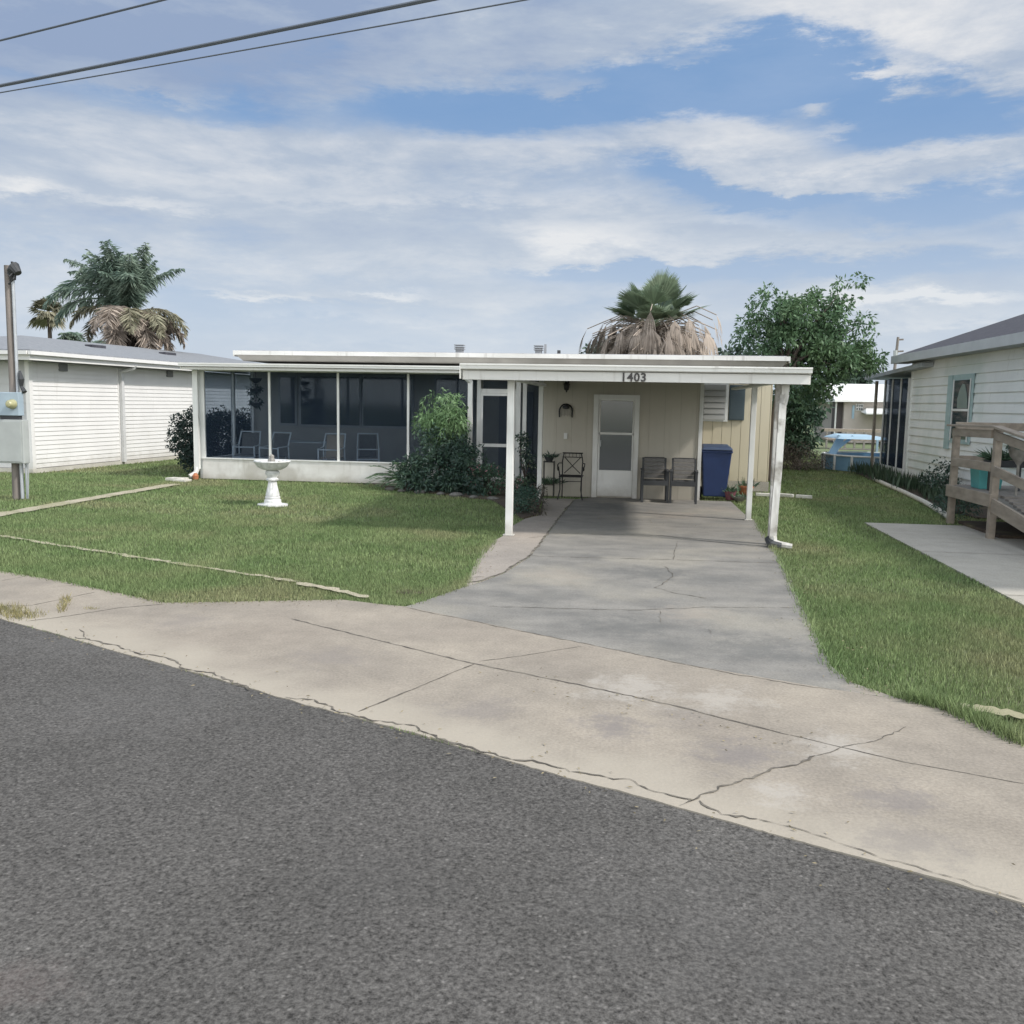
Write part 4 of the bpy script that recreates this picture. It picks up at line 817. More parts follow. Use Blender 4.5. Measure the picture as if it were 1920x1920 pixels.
for (x, y) in ((-1.6, 4.6), (-1.5, 8.0)): o = MB(); z = 2.86 + (ex - x) / 3.6 * .6; o.box(x - .12, x + .12, y - .3, y + .3, z - .05, z + .06); gl(o, 'roof_vent', shingle_d, RF)

# dark clipped hedge bush at porch corner, in the gap between the houses
def bush(name, label, cat, base, ells, n, rmin, rmax, per, L, Wd, m, group=None, stems=6, stem_m=bark, droop=.2, squash=.8, m2=None, frac=.35):
    t = thing(name, label, cat, base, 0, group); cs, rs = fill_ellipsoids(ells, n, rmin, rmax)
    V1 = clump_leaves(cs, rs, per, L, Wd, squash, droop)
    foliage('leaves', V1, m, t)
    if m2:
        top = [(c_, r_) for c_, r_ in zip(cs, rs)]; random.shuffle(top); top = top[:int(len(top) * frac)]
        foliage('young_leaves', clump_leaves([c_ for c_, _ in top], [r_ * 1.05 for _, r_ in top], per * .35, L, Wd, squash, droop), m2, t)
    sb = MB()
    for k in range(stems):
        c_ = random.choice(cs); p0 = Vector(base) + Vector((random.uniform(-.05, .05), random.uniform(-.05, .05), -.02)); sb.tube([p0, p0.lerp(Vector(c_), .5) + Vector((random.uniform(-.05, .05),) * 3), c_], [.02, .014, .006], 5)
    sb.build('stems', stem_m, t); return t
FLW = leafmat('pink_petals', (.30, .14, .16), (.22, .12, .12), .3)
bush('clipped_bush', 'dense dark rounded bush behind the left corner of the porch', 'bush', (-10.4, 21.6, 0), [(-10.75, 21.4, .85, .62, .6, .78), (-10.5, 20.9, .6, .4, .4, .5), (-10.55, 22.6, .85, .5, .7, .75), (-10.5, 23.7, .8, .5, .7, .75), (-10.6, 21.7, .35, .4, .5, .35)], 330, .14, .22, 1500, .07, .045, leaf_hedge)

# ---------- front planting
dark_stone = mat('dark_stone', (.17, .16, .145), (.10, .095, .085), .9, 12, bump=.4)
bush('oleander_bush', 'tall bush with light green narrow leaves in front of the porch screen', 'bush', (-3.95, 18.9, 0), [(-3.95, 18.9, 1.66, .44, .42, .40), (-4.05, 18.85, 1.35, .5, .42, .36), (-3.8, 18.85, 1.35, .46, .42, .36)], 105, .11, .19, 1500, .13, .028, leaf_light, droop=.75, stems=9)
bush('shrub', 'dark leafy shrub filling the bed below the tall light green bush', 'shrub', (-3.95, 18.6, 0), [(-4.55, 18.55, .42, .42, .4, .36), (-3.2, 18.2, .55, .45, .4, .45), (-4.3, 18.1, .2, .5, .35, .22), (-3.3, 17.8, .2, .6, .35, .22), (-3.9, 18.6, .95, .58, .48, .42), (-3.6, 18.5, .75, .5, .45, .35), (-4.1, 18.4, .45, .65, .5, .42), (-3.4, 18.2, .35, .5, .45, .34), (-3.75, 18.2, .2, .5, .4, .25)], 250, .10, .2, 1300, .10, .035, leaf_dark, droop=.3, m2=leaf_mid, frac=.5)
bush('shrub', 'low grey-green shrub with faded blooms in front of the screen door', 'shrub', (-2.75, 17.9, 0), [(-2.75, 17.9, .33, .42, .4, .33), (-2.35, 17.6, .25, .3, .35, .24), (-3.0, 18.0, .45, .3, .35, .35)], 80, .08, .15, 1500, .07, .03, leaf_mid, m2=FLW, frac=.3)
bush('trailing_vine', 'spotted climbing vine growing up the frame right of the screen door', 'vine', (-2.15, 18.9, 0), [(-2.28, 19.0, .95, .12, .12, .35), (-2.15, 18.9, .45, .17, .15, .45)], 40, .06, .11, 2600, .06, .04, leaf_dark, m2=leafmat('variegated', (.25, .30, .22), (.18, .22, .17), .3), frac=.6)
bush('low_shrub', 'low rounded green shrub between the two left carport posts', 'shrub', (-1.78, 15.4, 0), [(-1.80, 15.5, .22, .22, .55, .22), (-1.75, 15.0, .18, .17, .35, .17)], 70, .07, .12, 2400, .05, .022, leafmat('blue_green', (.04, .085, .065), (.055, .105, .07), .3))
bush('grass_clump', 'dark scrubby clump at the edge of the brown slab', 'plant', (-1.50, 15.0, 0), [(-1.52, 15.0, .12, .12, .35, .12), (-1.62, 16.3, .2, .12, .5, .18)], 34, .06, .1, 2400, .06, .015, leafmat('scrub', (.09, .08, .06), (.06, .06, .04), .3))
# cycads
def cycad(x, y, n, L, label, m=leaf_mid, z0=.15):
    t = thing('cycad', label, 'plant', (x, y, 0)); Pv = []; Dv = []; rb = MB()
    for k in range(n):
        a = 2 * PI * k / n + random.uniform(-.2, .2); e = random.uniform(.35, 1.25); l = L * random.uniform(.75, 1.1); prev = Vector((x, y, z0)); pts = [prev]
        for i in range(10):
            u = (i + 1) / 10; ee = e - u * 1.1; d = Vector((math.cos(a) * math.cos(ee), math.sin(a) * math.cos(ee), math.sin(ee))); prev = prev + d * l / 10; pts.append(prev)
            side = Vector((-math.sin(a), math.cos(a), .25)).normalized()
            for q in (0, .33, .66):
                pp = pts[-2].lerp(prev, q)
                for s in (-1, 1): Pv.append(pp); Dv.append((side * s * (1 if s > 0 else 1) + d * .5).normalized() if s > 0 else (Vector((math.sin(a), -math.cos(a), .25)) + d * .5).normalized())
        rb.tube(pts, [.008] * 6 + [.005] * 5, 4, False)
    rb.build('ribs', m, t); P_ = np.array([tuple(p) for p in Pv]); D_ = np.array([tuple(p) for p in Dv]); foliage('fronds', leaf_quads(P_, D_, L * .22 * RNG.uniform(.7, 1.1, len(P_)), .012), m, t)
    o = MB(); o.lathe([(.09, 0), (.10, .1), (.05, z0 + .03)], (x, y, 0), 10); o.build('trunk', bark, t); return t
cycad(-4.85, 18.85, 20, .75, 'feathery green cycad at the left end of the porch bed', leafmat('fresh_frond', (.06, .12, .06), (.10, .17, .08), .3))
cycad(-4.55, 18.35, 18, .60, 'dark low cycad in front of the feathery green one')
for i, (x, y, s) in enumerate(((-4.95, 18.35, .10), (-4.65, 18.1, .08), (-4.2, 17.9, .11), (-3.75, 17.75, .09), (-3.4, 17.55, .12), (-3.0, 17.3, .09), (-2.6, 17.1, .10))):
    o = MB(); o.lathe([(s, 0), (s * 1.1, s * .3), (s * .7, s * .6), (.01, s * .7)], (x, y, -.01), 9, lambda a, z: .15 * math.sin(2.3 * a + x * 9)); tag(o.build('bed_stone', dark_stone, base=(x, y, 0), smooth=True), ['first', 'second', 'third', 'fourth', 'fifth', 'sixth', 'seventh'][i] + ' grey stone from the left in the row edging the porch bed', 'stone', 'stones along the porch bed')
ps = thing('plant_stand', 'dark wire plant stand with a potted plant against the cream wall', 'plant stand', (-1.60, 17.9, 0))
o = MB()
for dx, dy in ((-.1, -.1), (.1, -.1), (.1, .1), (-.1, .1)): o.tube([(-1.6 + dx, 17.9 + dy, 0), (-1.6 + dx, 17.9 + dy, .72)], .008, 5)
for z in (.25, .70): o.tube([(-1.7, 17.8, z), (-1.5, 17.8, z), (-1.5, 18.0, z), (-1.7, 18.0, z), (-1.7, 17.8, z)], .008, 5)
part(o, 'frame', black_m, ps); o = MB(); o.lathe([(.06, .71), (.10, .80), (.085, .80)], (-1.6, 17.9, 0), 12); part(o, 'pot', charcoal, ps); tuft(ps, -1.6, 17.9, .78, 50, .2, .7, leaf_dark); tuft(ps, -1.6, 17.9, .25, 70, .25, .7, leaf_mid, name='lower_leaves')

# ================================================================== METER POLE
mp_ = thing('meter_pole', 'weathered wooden service pole with meter box and grey panel at the left edge', 'utility pole', (-10.82, 14.75, 0))
o = MB(); o.tube([(-10.83, 14.80, -.02), (-10.80, 14.80, 2.0), (-10.80, 14.80, 4.05)], [.075, .065, .058], 12); part(o, 'pole', wood_pole, mp_, smooth=True)
o = MB(); o.tube([(-10.69, 14.76, 0), (-10.69, 14.76, .66)], .033, 10); o.tube([(-10.69, 14.76, 1.85), (-10.69, 14.77, 3.85)], .028, 10); part(o, 'conduit', galv, mp_, smooth=True)
o = MB(); o.tube([(-10.60, 14.76, 0), (-10.60, 14.76, .66)], .02, 8); o.tube([(-10.57, 14.74, .0), (-10.53, 14.72, .4), (-10.52, 14.7, .66)], .008, 6); part(o, 'ground_wire_guard', galv, mp_)
o = MB(); o.box(-11.06, -10.57, 14.60, 14.74, 1.47, 1.875); MBX = part(o, 'meter_box', metal_b, mp_, bevel=.01)
o = MB()
prof = [(.085, 0), (.085, .03), (.07, .05), (.068, .10), (.045, .13), (.01, .135)]
o.lathe(prof, (0, 0, 0), 20); o.v = [(-10.68 + x, 14.60 - z, 1.67 + y) for x, y, z in o.v]; part(o, 'meter_dial', mat('dial_glass', (.42, .40, .22), (.30, .29, .17), .2, 25), MBX, smooth=True)
o = MB(); o.box(-11.0, -10.50, 14.58, 14.74, .64, 1.40); PB = part(o, 'breaker_panel', metal_g, mp_, bevel=.01)
o = MB(); o.box(-10.97, -10.53, 14.565, 14.579, .67, 1.37); part(o, 'panel_door', metal_g, PB, bevel=.004)
o = MB(); o.box(-10.96, -10.60, 14.63, 14.72, 1.40, 1.47); o.box(-11.15, -11.0, 14.66, 14.8, .85, 1.38); part(o, 'bracket', charcoal, mp_)
o = MB(); o.tube([(-10.69, 14.77, 3.80), (-10.68, 14.74, 3.96), (-10.60, 14.70, 4.0), (-10.52, 14.68, 3.9)], [.05, .075, .10, .06], 10); o.tube([(-10.58, 14.7, 3.93), (-10.60, 14.66, 3.80), (-10.72, 14.7, 3.72)], .014, 6); o.tube([(-10.66, 14.72, 4.02), (-10.64, 14.7, 4.10)], .02, 6); o.tube([(-10.56, 14.7, 3.97), (-10.63, 14.6, 3.84), (-10.70, 14.65, 3.90)], .012, 6); part(o, 'weatherhead', charcoal, mp_)
o = MB(); o.tube([(-10.62, 14.74, 2.25), (-10.58, 14.72, 2.1), (-10.6, 14.74, 1.98), (-10.53, 14.72, 1.88)], [.02, .05, .03, .04], 7); part(o, 'cable_clamp', charcoal, mp_)

# ================================================================== RIGHT HOUSE
RH = thing('neighbour_house', 'pale lap-sided house with dark shingle roof and a dark screened porch at right', 'house', (7, 20, 0))
o = MB(); o.box(7.03, 13, 10, 24.3, 0, 3.1); part(o, 'core_wall', mat('wall_core', (.4, .4, .4), None, .8), RH)
o = MB(); z = .22
while z < 3.05:
    z1 = min(z + .20, 3.08); o.add([(6.985, 10, z), (6.985, 24.32, z), (7.012, 24.32, z1), (7.012, 10, z1), (7.02, 10, z), (7.02, 24.32, z)], [(1, 0, 3, 2), (0, 1, 5, 4)]); z = z1
part(o, 'siding', siding_r, RH)
o = MB(); o.box(6.99, 7.03, 10, 24.3, 0, .215); part(o, 'foundation', mat('rfound', (.42, .41, .38), None, .8), RH)
o = MB(); o.box(6.975, 7.06, 24.24, 24.34, 0, 3.08); part(o, 'corner_trim', siding_r, RH)
rr = MB(); e0, e1 = 9, 24.85
rr.add([(6.62, e0, 3.20), (6.62, e1, 3.20), (10.4, e1, 4.55), (10.4, e0, 4.55), (14, e1, 3.2), (14, e0, 3.2), (6.62, e0, 3.15), (6.62, e1, 3.15), (14, e1, 3.15), (14, e0, 3.15)], [(1, 0, 3, 2), (2, 3, 5, 4), (7, 1, 2, 4, 8), (0, 6, 9, 5, 3), (6, 0, 1, 7), (6, 7, 8, 9)])
RR = part(rr, 'roof', shingle_d, RH)
o = MB(); o.box(6.59, 6.619, e0, e1, 3.02, 3.215); o.hexa([(6.60, e1 + .001, 3.02), (10.4, e1 + .001, 4.36), (10.4, e1 + .03, 4.36), (6.60, e1 + .03, 3.02)], [(6.60, e1 + .001, 3.20), (10.4, e1 + .001, 4.55), (10.4, e1 + .03, 4.55), (6.60, e1 + .03, 3.20)]); part(o, 'fascia', mat('r_fascia', (.50, .52, .53), (.43, .45, .46), .6), RR)
o = MB(); o.box(6.62, 7.0, e0, e1 - .02, 3.02, 3.04); part(o, 'soffit', mat('r_soffit', (.38, .40, .40), None, .7), RR)
o = MB(); o.box(6.95, 6.984, 20.0, 21.15, 1.15, 2.62); RW = part(o, 'window', teal_trim, RH)
o = MB(); o.box(6.942, 6.949, 20.1, 21.05, 1.25, 2.50); part(o, 'pane', pane, RW)
o = MB(); o.box(6.93, 6.941, 20.1, 21.05, 1.84, 1.89); o.box(6.93, 6.941, 20.05, 20.1, 1.2, 2.52); o.box(6.93, 6.941, 21.05, 21.1, 1.2, 2.52); part(o, 'sash', white, RW)
o = MB(); pts = [(6.936, 20.28 + .0, 1.9)]; prof2 = [(20.18, 1.9), (20.75, 1.9), (20.78, 2.1), (20.68, 2.28), (20.52, 2.42), (20.38, 2.40), (20.26, 2.22), (20.18, 2.05)]
o.add([(6.938, a, c_) for a, c_ in prof2] + [(6.930, a, c_) for a, c_ in prof2], [tuple(range(8)), tuple(range(15, 7, -1))] + [(i, (i + 1) % 8, 8 + (i + 1) % 8, 8 + i) for i in range(8)]); part(o, 'curtain', mat('curtain', (.22, .27, .24), None, .8), RW)
o = MB(); o.box(6.955, 6.984, 21.25, 21.52, 1.0, 2.62); part(o, 'shutter', teal_trim, RH)
# screened porch of the right house
pw = MB(); pw.box(6.98, 7.04, 24.5, 26.77, 0, .32); part(pw, 'knee_wall', siding_r, RH)
for yy, w_ in ((27.7, .13), (26.75, .04), (26.0, .022), (25.2, .03), (24.52, .05)):
    o = MB(); o.box(6.97, 7.03, yy - w_ / 2, yy + w_ / 2, .0, 2.66); part(o, 'screen_post', deck_m if yy > 27 else white, RH)
for y0, y1 in ((24.55, 25.18), (25.22, 25.98), (26.02, 26.72)):
    o = MB(); o.box(6.998, 7.002, y0, y1, .33, 2.66); part(o, 'screen_panel', screen_d, RH)
o = MB(); o.box(7.1, 11, 26.75, 26.79, .0, 2.7); part(o, 'screen_panel', screen_d, RH)
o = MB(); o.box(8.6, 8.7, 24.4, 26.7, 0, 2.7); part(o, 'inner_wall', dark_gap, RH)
o = MB(); o.hexa([(6.72, 22.7, 2.86), (12, 22.7, 2.86), (12, 28.0, 2.70), (6.72, 28.0, 2.70)], [(6.72, 22.7, 2.96), (12, 22.7, 2.96), (12, 28.0, 2.79), (6.72, 28.0, 2.79)]); part(o, 'porch_roof', mat('r_porchroof', (.36, .38, .39), (.28, .30, .31), .6), RH)

# deck with ramp
DK = thing('deck', 'weathered wooden deck and ramp with plank railing beside the right house', 'deck', (6.1, 15, 0))
o = MB(); y = 13.95
for k in range(13): o.box(5.30, 6.93, y + k * .145, y + k * .145 + .138, .60, .635)
for k in range(20): yy = 13.94 - k * .145; z = .635 - k * .03; o.box(5.36, 6.9, yy - .138, yy, z - .035, z)
part(o, 'deck_boards', deck_dark, DK)
for (x, y, z1) in ((5.29, 15.75, 1.57), (5.26, 13.96, 1.60), (6.85, 15.8, 1.57), (5.26, 11.7, 1.33), (6.9, 13.96, .6)):
    o = MB(); o.box(x - .05, x + .05, y - .05, y + .05, -.02, z1); part(o, 'rail_post', deck_m, DK, bevel=.006)
for p0, p1, w_, h_ in [((5.22, 15.85, 1.61), (5.20, 13.88, 1.63), .14, .035), ((5.22, 15.7, 1.50), (5.20, 14.02, 1.52), .04, .12), ((5.23, 15.7, 1.02), (5.22, 14.02, 1.04), .04, .13), ((5.22, 15.8, .54), (5.21, 13.9, .56), .045, .19), ((5.20, 13.88, 1.63), (5.24, 11.6, 1.37), .14, .035), ((5.22, 13.9, 1.50), (5.22, 11.7, 1.25), .04, .12), ((5.22, 13.9, 1.0), (5.22, 11.7, .75), .04, .14), ((5.22, 13.86, .50), (5.22, 11.6, .22), .045, .20), ((5.3, 15.86, 1.60), (6.9, 15.86, 1.60), .035, .13), ((5.3, 15.86, .54), (6.9, 15.86, .54), .04, .19), ((5.3, 15.86, 1.05), (6.9, 15.86, 1.05), .035, .13)]:
    o = MB(); o.bar(p0, p1, w_, h_); part(o, 'rail', deck_m, DK, bevel=.005)
o = MB(); o.box(5.40, 6.9, 14.0, 15.7, .0, .05); part(o, 'under_deck_shade', mulch, DK)  # dark sheet on the ground, put in for the shade below the deck
pb = thing('planter_box', 'turquoise planter box standing on the wooden deck', 'planter', (5.6, 15.2, .635)); o = MB(); o.hexa([(5.44, 15.02, .635), (5.76, 15.02, .635), (5.76, 15.38, .635), (5.44, 15.38, .635)], [(5.41, 15.0, .95), (5.79, 15.0, .95), (5.79, 15.4, .95), (5.41, 15.4, .95)]); part(o, 'box', teal_m, pb, bevel=.01)
o = MB(); o.box(5.44, 5.76, 15.03, 15.37, .951, .956); part(o, 'soil', mulch, pb)
ap = thing('spiky_plant', 'spiky green plant in a dark trough just inside the deck railing', 'plant', (5.75, 15.1, 1.15)); o = MB(); o.hexa([(5.45, 14.7, 1.0), (5.95, 14.7, 1.0), (5.95, 14.88, 1.0), (5.45, 14.88, 1.0)], [(5.42, 14.68, 1.1), (5.98, 14.68, 1.1), (5.98, 14.9, 1.1), (5.42, 14.9, 1.1)]); part(o, 'trough', charcoal, ap)
for xx in (5.48, 5.9): o = MB(); o.box(xx, xx + .03, 14.75, 14.83, .635, 1.0); part(o, 'leg', charcoal, ap)
foliage('leaves', np.concatenate([leaf_quads(np.full((60, 3), 0.) + [cx_, 14.8, 1.1], unit(np.stack([RNG.normal(size=60), RNG.normal(size=60), RNG.uniform(.3, 1.2, 60)], 1)), RNG.uniform(.18, .36, 60), .028) for cx_ in (5.52, 5.7, 5.88)]), leaf_mid, ap)
ub = thing('garden_urn', 'small dark wire bowl planter on a stand by the ramp railing', 'planter', (5.6, 14.05, .63)); o = MB(); o.lathe([(.02, .0), (.02, .45), (.05, .5), (.12, .58), (.17, .74), (.15, .74)], (5.6, 14.05, .62), 12); part(o, 'bowl', stone_m, ub, smooth=True); tuft(ub, 5.6, 14.05, 1.3, 40, .18, .9, leaf_dark, .03)

# sword plants in the side bed
base_sp = None
for i in range(16):
    y = 27.0 - i * .58 + random.uniform(-.1, .1); x = 6.62 - .35 * i / 16 + random.uniform(-.12, .12)
    if base_sp is None:
        base_sp = thing('sword_plant', 'upright dark green sword-leaved plant in the bed along the right house', 'plant', (0, 0, 0), 0, 'sword plants along the right house')
        n = 46; P = np.stack([RNG.uniform(-.22, .22, n), RNG.uniform(-.3, .3, n), np.zeros(n)], 1); D = unit(np.stack([RNG.normal(size=n) * .14, RNG.normal(size=n) * .14, np.ones(n)], 1)); fo = foliage('leaves', leaf_quads(P, D, RNG.uniform(.25, .52, n), .045), leaf_sword, base_sp); r_ = base_sp
    else:
        r_ = base_sp.copy(); COL.objects.link(r_); c_ = fo.copy(); COL.objects.link(c_); c_.parent = r_
    r_.location = (x, y, 0); r_.rotation_euler = (0, 0, random.uniform(0, 6)); s = random.uniform(.8, 1.15); r_.scale = (s, s, s)
bush('shrub', 'dark shrub with pale tips against the siding of the right house', 'shrub', (6.55, 20.4, 0), [(6.55, 20.4, .4, .3, .4, .42), (6.45, 19.6, .3, .25, .4, .3)], 60, .09, .15, 1300, .08, .035, leaf_dark, m2=leafmat('pale_tips', (.20, .22, .20), (.14, .16, .14), .3), frac=.3)
bush('shrub', 'loose dark shrub next to the foot of the left deck post', 'shrub', (5.9, 17.2, 0), [(5.9, 17.4, .22, .35, .6, .25), (5.6, 16.6, .15, .3, .4, .17)], 50, .08, .14, 1300, .09, .02, leaf_dark)
o = MB(); pts = [(6.35, 24.8), (6.2, 23), (6.05, 21), (5.85, 19), (5.6, 17.2), (5.45, 16.3)]
for a, c_ in zip(pts[:-1], pts[1:]): o.tube([(a[0], a[1], .03), (c_[0], c_[1], .03)], .05, 8)
tag(o.build('bed_border', white_stone, base=(5.9, 20, 0)), 'pale rounded border curb along the bed of sword plants', 'garden border')

# ================================================================== BACKGROUND
def tree(name, label, base, trunk_pts, trunk_r, ells, n, rmin, rmax, per, L, Wd, m, limbs=9, droop=.3, m2=None, group=None):
    t = thing(name, label, 'tree', base, 0, group); o = MB(); o.tube(trunk_pts, trunk_r, 10); cs, rs = fill_ellipsoids(ells, n, rmin, rmax)
    top = Vector(trunk_pts[-1]); low = Vector(trunk_pts[-2])
    for k in range(limbs):
        c_ = Vector(random.choice(cs)); s_ = low.lerp(top, random.random()); mid = s_.lerp(c_, .5) + Vector((random.uniform(-.15, .15), random.uniform(-.15, .15), random.uniform(0, .2))); o.tube([s_, mid, c_], [trunk_r[-1] * .7, trunk_r[-1] * .4, .01], 6)
    o.build('trunk', bark, t, smooth=True)
    foliage('crown', clump_leaves(cs, rs, per, L, Wd, .75, droop), m, t); return t
# the tree behind the cream wall (Y about 24.5)
def E(px, py, rx, ry, Yd, dy=None):
    c_ = atY(px, py, Yd); k = Yd / F; return (c_[0], c_[1], c_[2], rx * k, (dy or rx * k * .8), ry * k)
YT = 24.5
tree('broadleaf_tree', 'bushy broad-leaved tree rising behind the right end of the carport', (3.62, 23.9, 0), [(3.55, 23.9, -.02), (3.6, 23.95, 1.2), (3.75, 24.1, 2.3), (3.95, 24.4, 3.3)], [.17, .14, .12, .08],
     [E(1500, 600, 80, 40, YT), E(1540, 665, 70, 45, YT), E(1440, 575, 46, 36, YT), E(1425, 555, 22, 16, YT), E(1515, 575, 62, 32, YT), E(1535, 548, 26, 18, YT), E(1594, 548, 24, 30, YT), E(1500, 640, 80, 45, YT), E(1590, 640, 55, 48, YT), E(1625, 668, 32, 40, YT), E(1420, 625, 34, 38, YT), E(1440, 680, 50, 24, YT), E(1540, 700, 55, 40, YT), E(1520, 740, 36, 24, YT), E(1640, 700, 20, 26, YT)],
     340, .10, .28, 1150, .14, .058, leaf_tree, limbs=26)
tree('small_tree', 'dark low-branched tree filling the gap behind the carport downspout', (5.2, 29.5, 0), [(5.2, 29.5, -.02), (5.15, 29.5, .8), (5.0, 29.4, 1.6)], [.14, .12, .08],
     [E(1485, 795, 42, 54, 29), E(1510, 755, 30, 40, 29), E(1470, 740, 30, 30, 29), E(1500, 830, 30, 24, 29)], 130, .2, .36, 560, .17, .08, leaf_mid, limbs=10)
bush('dry_brush', 'brown leafless brush pile under the low-branched tree', 'brush', (5.0, 28, 0), [E(1500, 862, 48, 26, 28.3), E(1460, 855, 20, 26, 28.5)], 90, .15, .28, 500, .16, .02, brush_m)

# fan palm behind the house
def fan_leaf(mb_P, c, d, R, nseg, droop, fold, wf=1.):
    """palmate leaf: segments radiating from c in a plane whose middle axis is d"""
    d = Vector(d).normalized(); side = d.cross(Vector((0, 0, 1)));
    if side.length < .1: side = Vector((1, 0, 0))
    side.normalize(); nrm = side.cross(d)
    for i in range(nseg):
        a = (i / (nseg - 1) - .5) * 2 * fold; dd = (d * math.cos(a) + side * math.sin(a)).normalized(); Rl = R * (1 - .25 * abs(a) / fold) * random.uniform(.9, 1.05)
        w = R * fold * 1.1 / nseg * wf; s_ = dd.cross(nrm).normalized(); m1 = c + dd * Rl * .6; tip = c + dd * Rl + Vector((0, 0, -droop * R * random.uniform(.6, 1.3)))
        mb_P.append([c, m1 - s_ * w + nrm * w * .5, tip, m1 + s_ * w])
def fan_palm(x, y, z0, zc, ng, nd, R, label):
    t = thing('fan_palm', label, 'palm tree', (x, y, 0)); o = MB(); o.tube([(x, y, 0), (x + .05, y, z0), (x, y, zc)], [.30, .26, .22], 12); o.build('trunk', bark, t, smooth=True)
    Gq = []; Dq = []; st_g = MB(); st_d = MB()
    for k in range(ng):
        a = 2 * PI * k / ng * 3.1; e = random.uniform(.12, 1.35); d = Vector((math.cos(a) * math.cos(e), math.sin(a) * math.cos(e), math.sin(e))); c0 = Vector((x, y, zc + .15)); l = random.uniform(.7, 1.15); c1 = c0 + d * l; st_g.tube([c0, c1], .02, 4)
        fan_leaf(Gq, c1, d, R * random.uniform(.9, 1.15), 44, .07, 1.15)
    for k in range(nd):
        a = random.uniform(0, 2 * PI); u = random.random(); zz = zc + .38 - u * 2.2; l = random.uniform(.7, 2.35) * (1 - .3 * u); e = random.uniform(-.35, .4); d = Vector((math.cos(a) * math.cos(e), math.sin(a) * math.cos(e), math.sin(e))); c0 = Vector((x, y, zz)); m_ = c0 + d * l * .75; c1 = m_ + Vector((d.x * .35, d.y * .35, -.15)) * l; st_d.tube([c0, m_, c1], .018, 4)
        fan_leaf(Dq, c1, Vector((d.x * .45, d.y * .45, -1)), R * random.uniform(.35, 1.05), 11, .45, random.uniform(.2, .8), random.uniform(.25, .6))
    foliage('crown', np.array([[tuple(p) for p in q] for q in Gq]).reshape(-1, 3), leaf_palm, t); foliage('dead_skirt', np.array([[tuple(p) for p in q] for q in Dq]).reshape(-1, 3), leaf_dead, t)
    st_g.build('stalks', leaf_palm, t); st_d.build('dead_stalks', leaf_dead, t); return t
fan_palm(.72, 35, 3.5, 4.6, 34, 650, 1.1, 'large fan palm with a shaggy dead skirt behind the flat roof')

# feather palms left
def feather_palm(name, label, x, y, zc, fr, tr=.2):
    t = thing(name, label, 'palm tree', (x, y, 0)); o = MB(); o.tube([(x, y, 0), (x, y, zc - .6), (x, y, zc)], [tr * 1.1, tr, tr * .8], 12); o.build('trunk', bark, t, smooth=True)
    for mm, nm, want in ((leaf_palm2, 'crown', 'g'), (leaf_olive, 'olive_fronds', 'o'), (leaf_dead, 'dead_fronds', 'd')):
        Pv = []; Dv = []; Lv = []; rb = MB()
        for (a, e, L, curl, k_) in fr:
            if k_ != want: continue
            p = Vector((x, y, zc - (0 if k_ == 'g' else .2))); pts = [p.copy()]; ns = 14
            for i in range(ns):
                u = (i + 1) / ns; ee = e - curl * u ** 1.5; d = Vector((math.cos(a) * math.cos(ee), math.sin(a) * math.cos(ee), math.sin(ee))); q = p + d * L / ns
                side = Vector((-math.sin(a), math.cos(a), 0))
                if i > 1:
                    for f_ in np.linspace(0, .9, 7):
                        pp = p.lerp(q, f_)
                        for s in (-1, 1):
                            Pv.append(tuple(pp)); dv = side * s * random.uniform(.5, 1) + d * .4 + Vector((random.uniform(-.3, .3), random.uniform(-.3, .3), random.uniform(-.9, .1))); Dv.append(tuple(dv.normalized())); Lv.append(L * .27 * math.sin(PI * min(.92, .12 + u * .8)) * random.uniform(.7, 1.1))
                p = q; pts.append(p.copy())
            rb.tube(pts, [.035] * 4 + [.022] * 6 + [.01] * 5, 5, False)
        if Pv:
            rb.build('ribs', mm, t); P_ = np.array(Pv); D_ = np.array(Dv); foliage(nm, leaf_quads(P_, D_, np.array(Lv), .06), mm, t)
    return t
fr = []
for k in range(26): fr.append((random.uniform(0, 2 * PI), random.uniform(.95, 1.5), random.uniform(1.9, 2.7), random.uniform(.5, 1.5), 'g'))
for a, e, L, c_ in ((PI, 1.0, 3.3, 1.9), (PI + .3, .8, 3.2, 1.8), (2.8, 1.15, 3.2, 1.7), (3.4, .6, 2.9, 1.9)): fr.append((a, e, L, c_, 'g'))
for a in (3.0, 3.5, .2, -.4, .7, -1.0): fr.append((a, random.uniform(.3, .7), random.uniform(2.2, 2.6), 2.0, 'o'))
for k in range(22): fr.append((random.uniform(-1.9, 1.2), random.uniform(-.3, .6), random.uniform(1.5, 2.5), random.uniform(1.8, 2.4), 'd'))
for k in range(14): fr.append((random.uniform(0, 6.2), random.uniform(-1.3, -.7), random.uniform(1.4, 1.9), 1.0, 'd'))
PX = atY(240, 600, 30)
feather_palm('feather_palm', 'large feather palm with green top and brown hanging fronds above the left roof', PX[0], 30, 4.75, fr, .3)
def small_fan(x, y, zc, label, R=.5):
    t = thing('fan_palm', label, 'palm tree', (x, y, 0)); o = MB(); o.tube([(x, y, 0), (x, y, zc)], [.12, .10], 8); o.build('trunk', bark, t); q = []
    for k in range(34):
        a = random.uniform(0, 2 * PI); e = random.uniform(-.5, 1.3); d = Vector((math.cos(a) * math.cos(e), math.sin(a) * math.cos(e), math.sin(e))); fan_leaf(q, Vector((x, y, zc)) + d * R * .5, d, R, 14, .3, 1.0)
    foliage('crown', np.array([[tuple(p) for p in z_] for z_ in q]).reshape(-1, 3), leaf_olive, t)
    return t
p_ = atY(92, 592, 45); small_fan(p_[0], 45, p_[2], 'small round-headed palm far away, left of the large feather palm', .85)
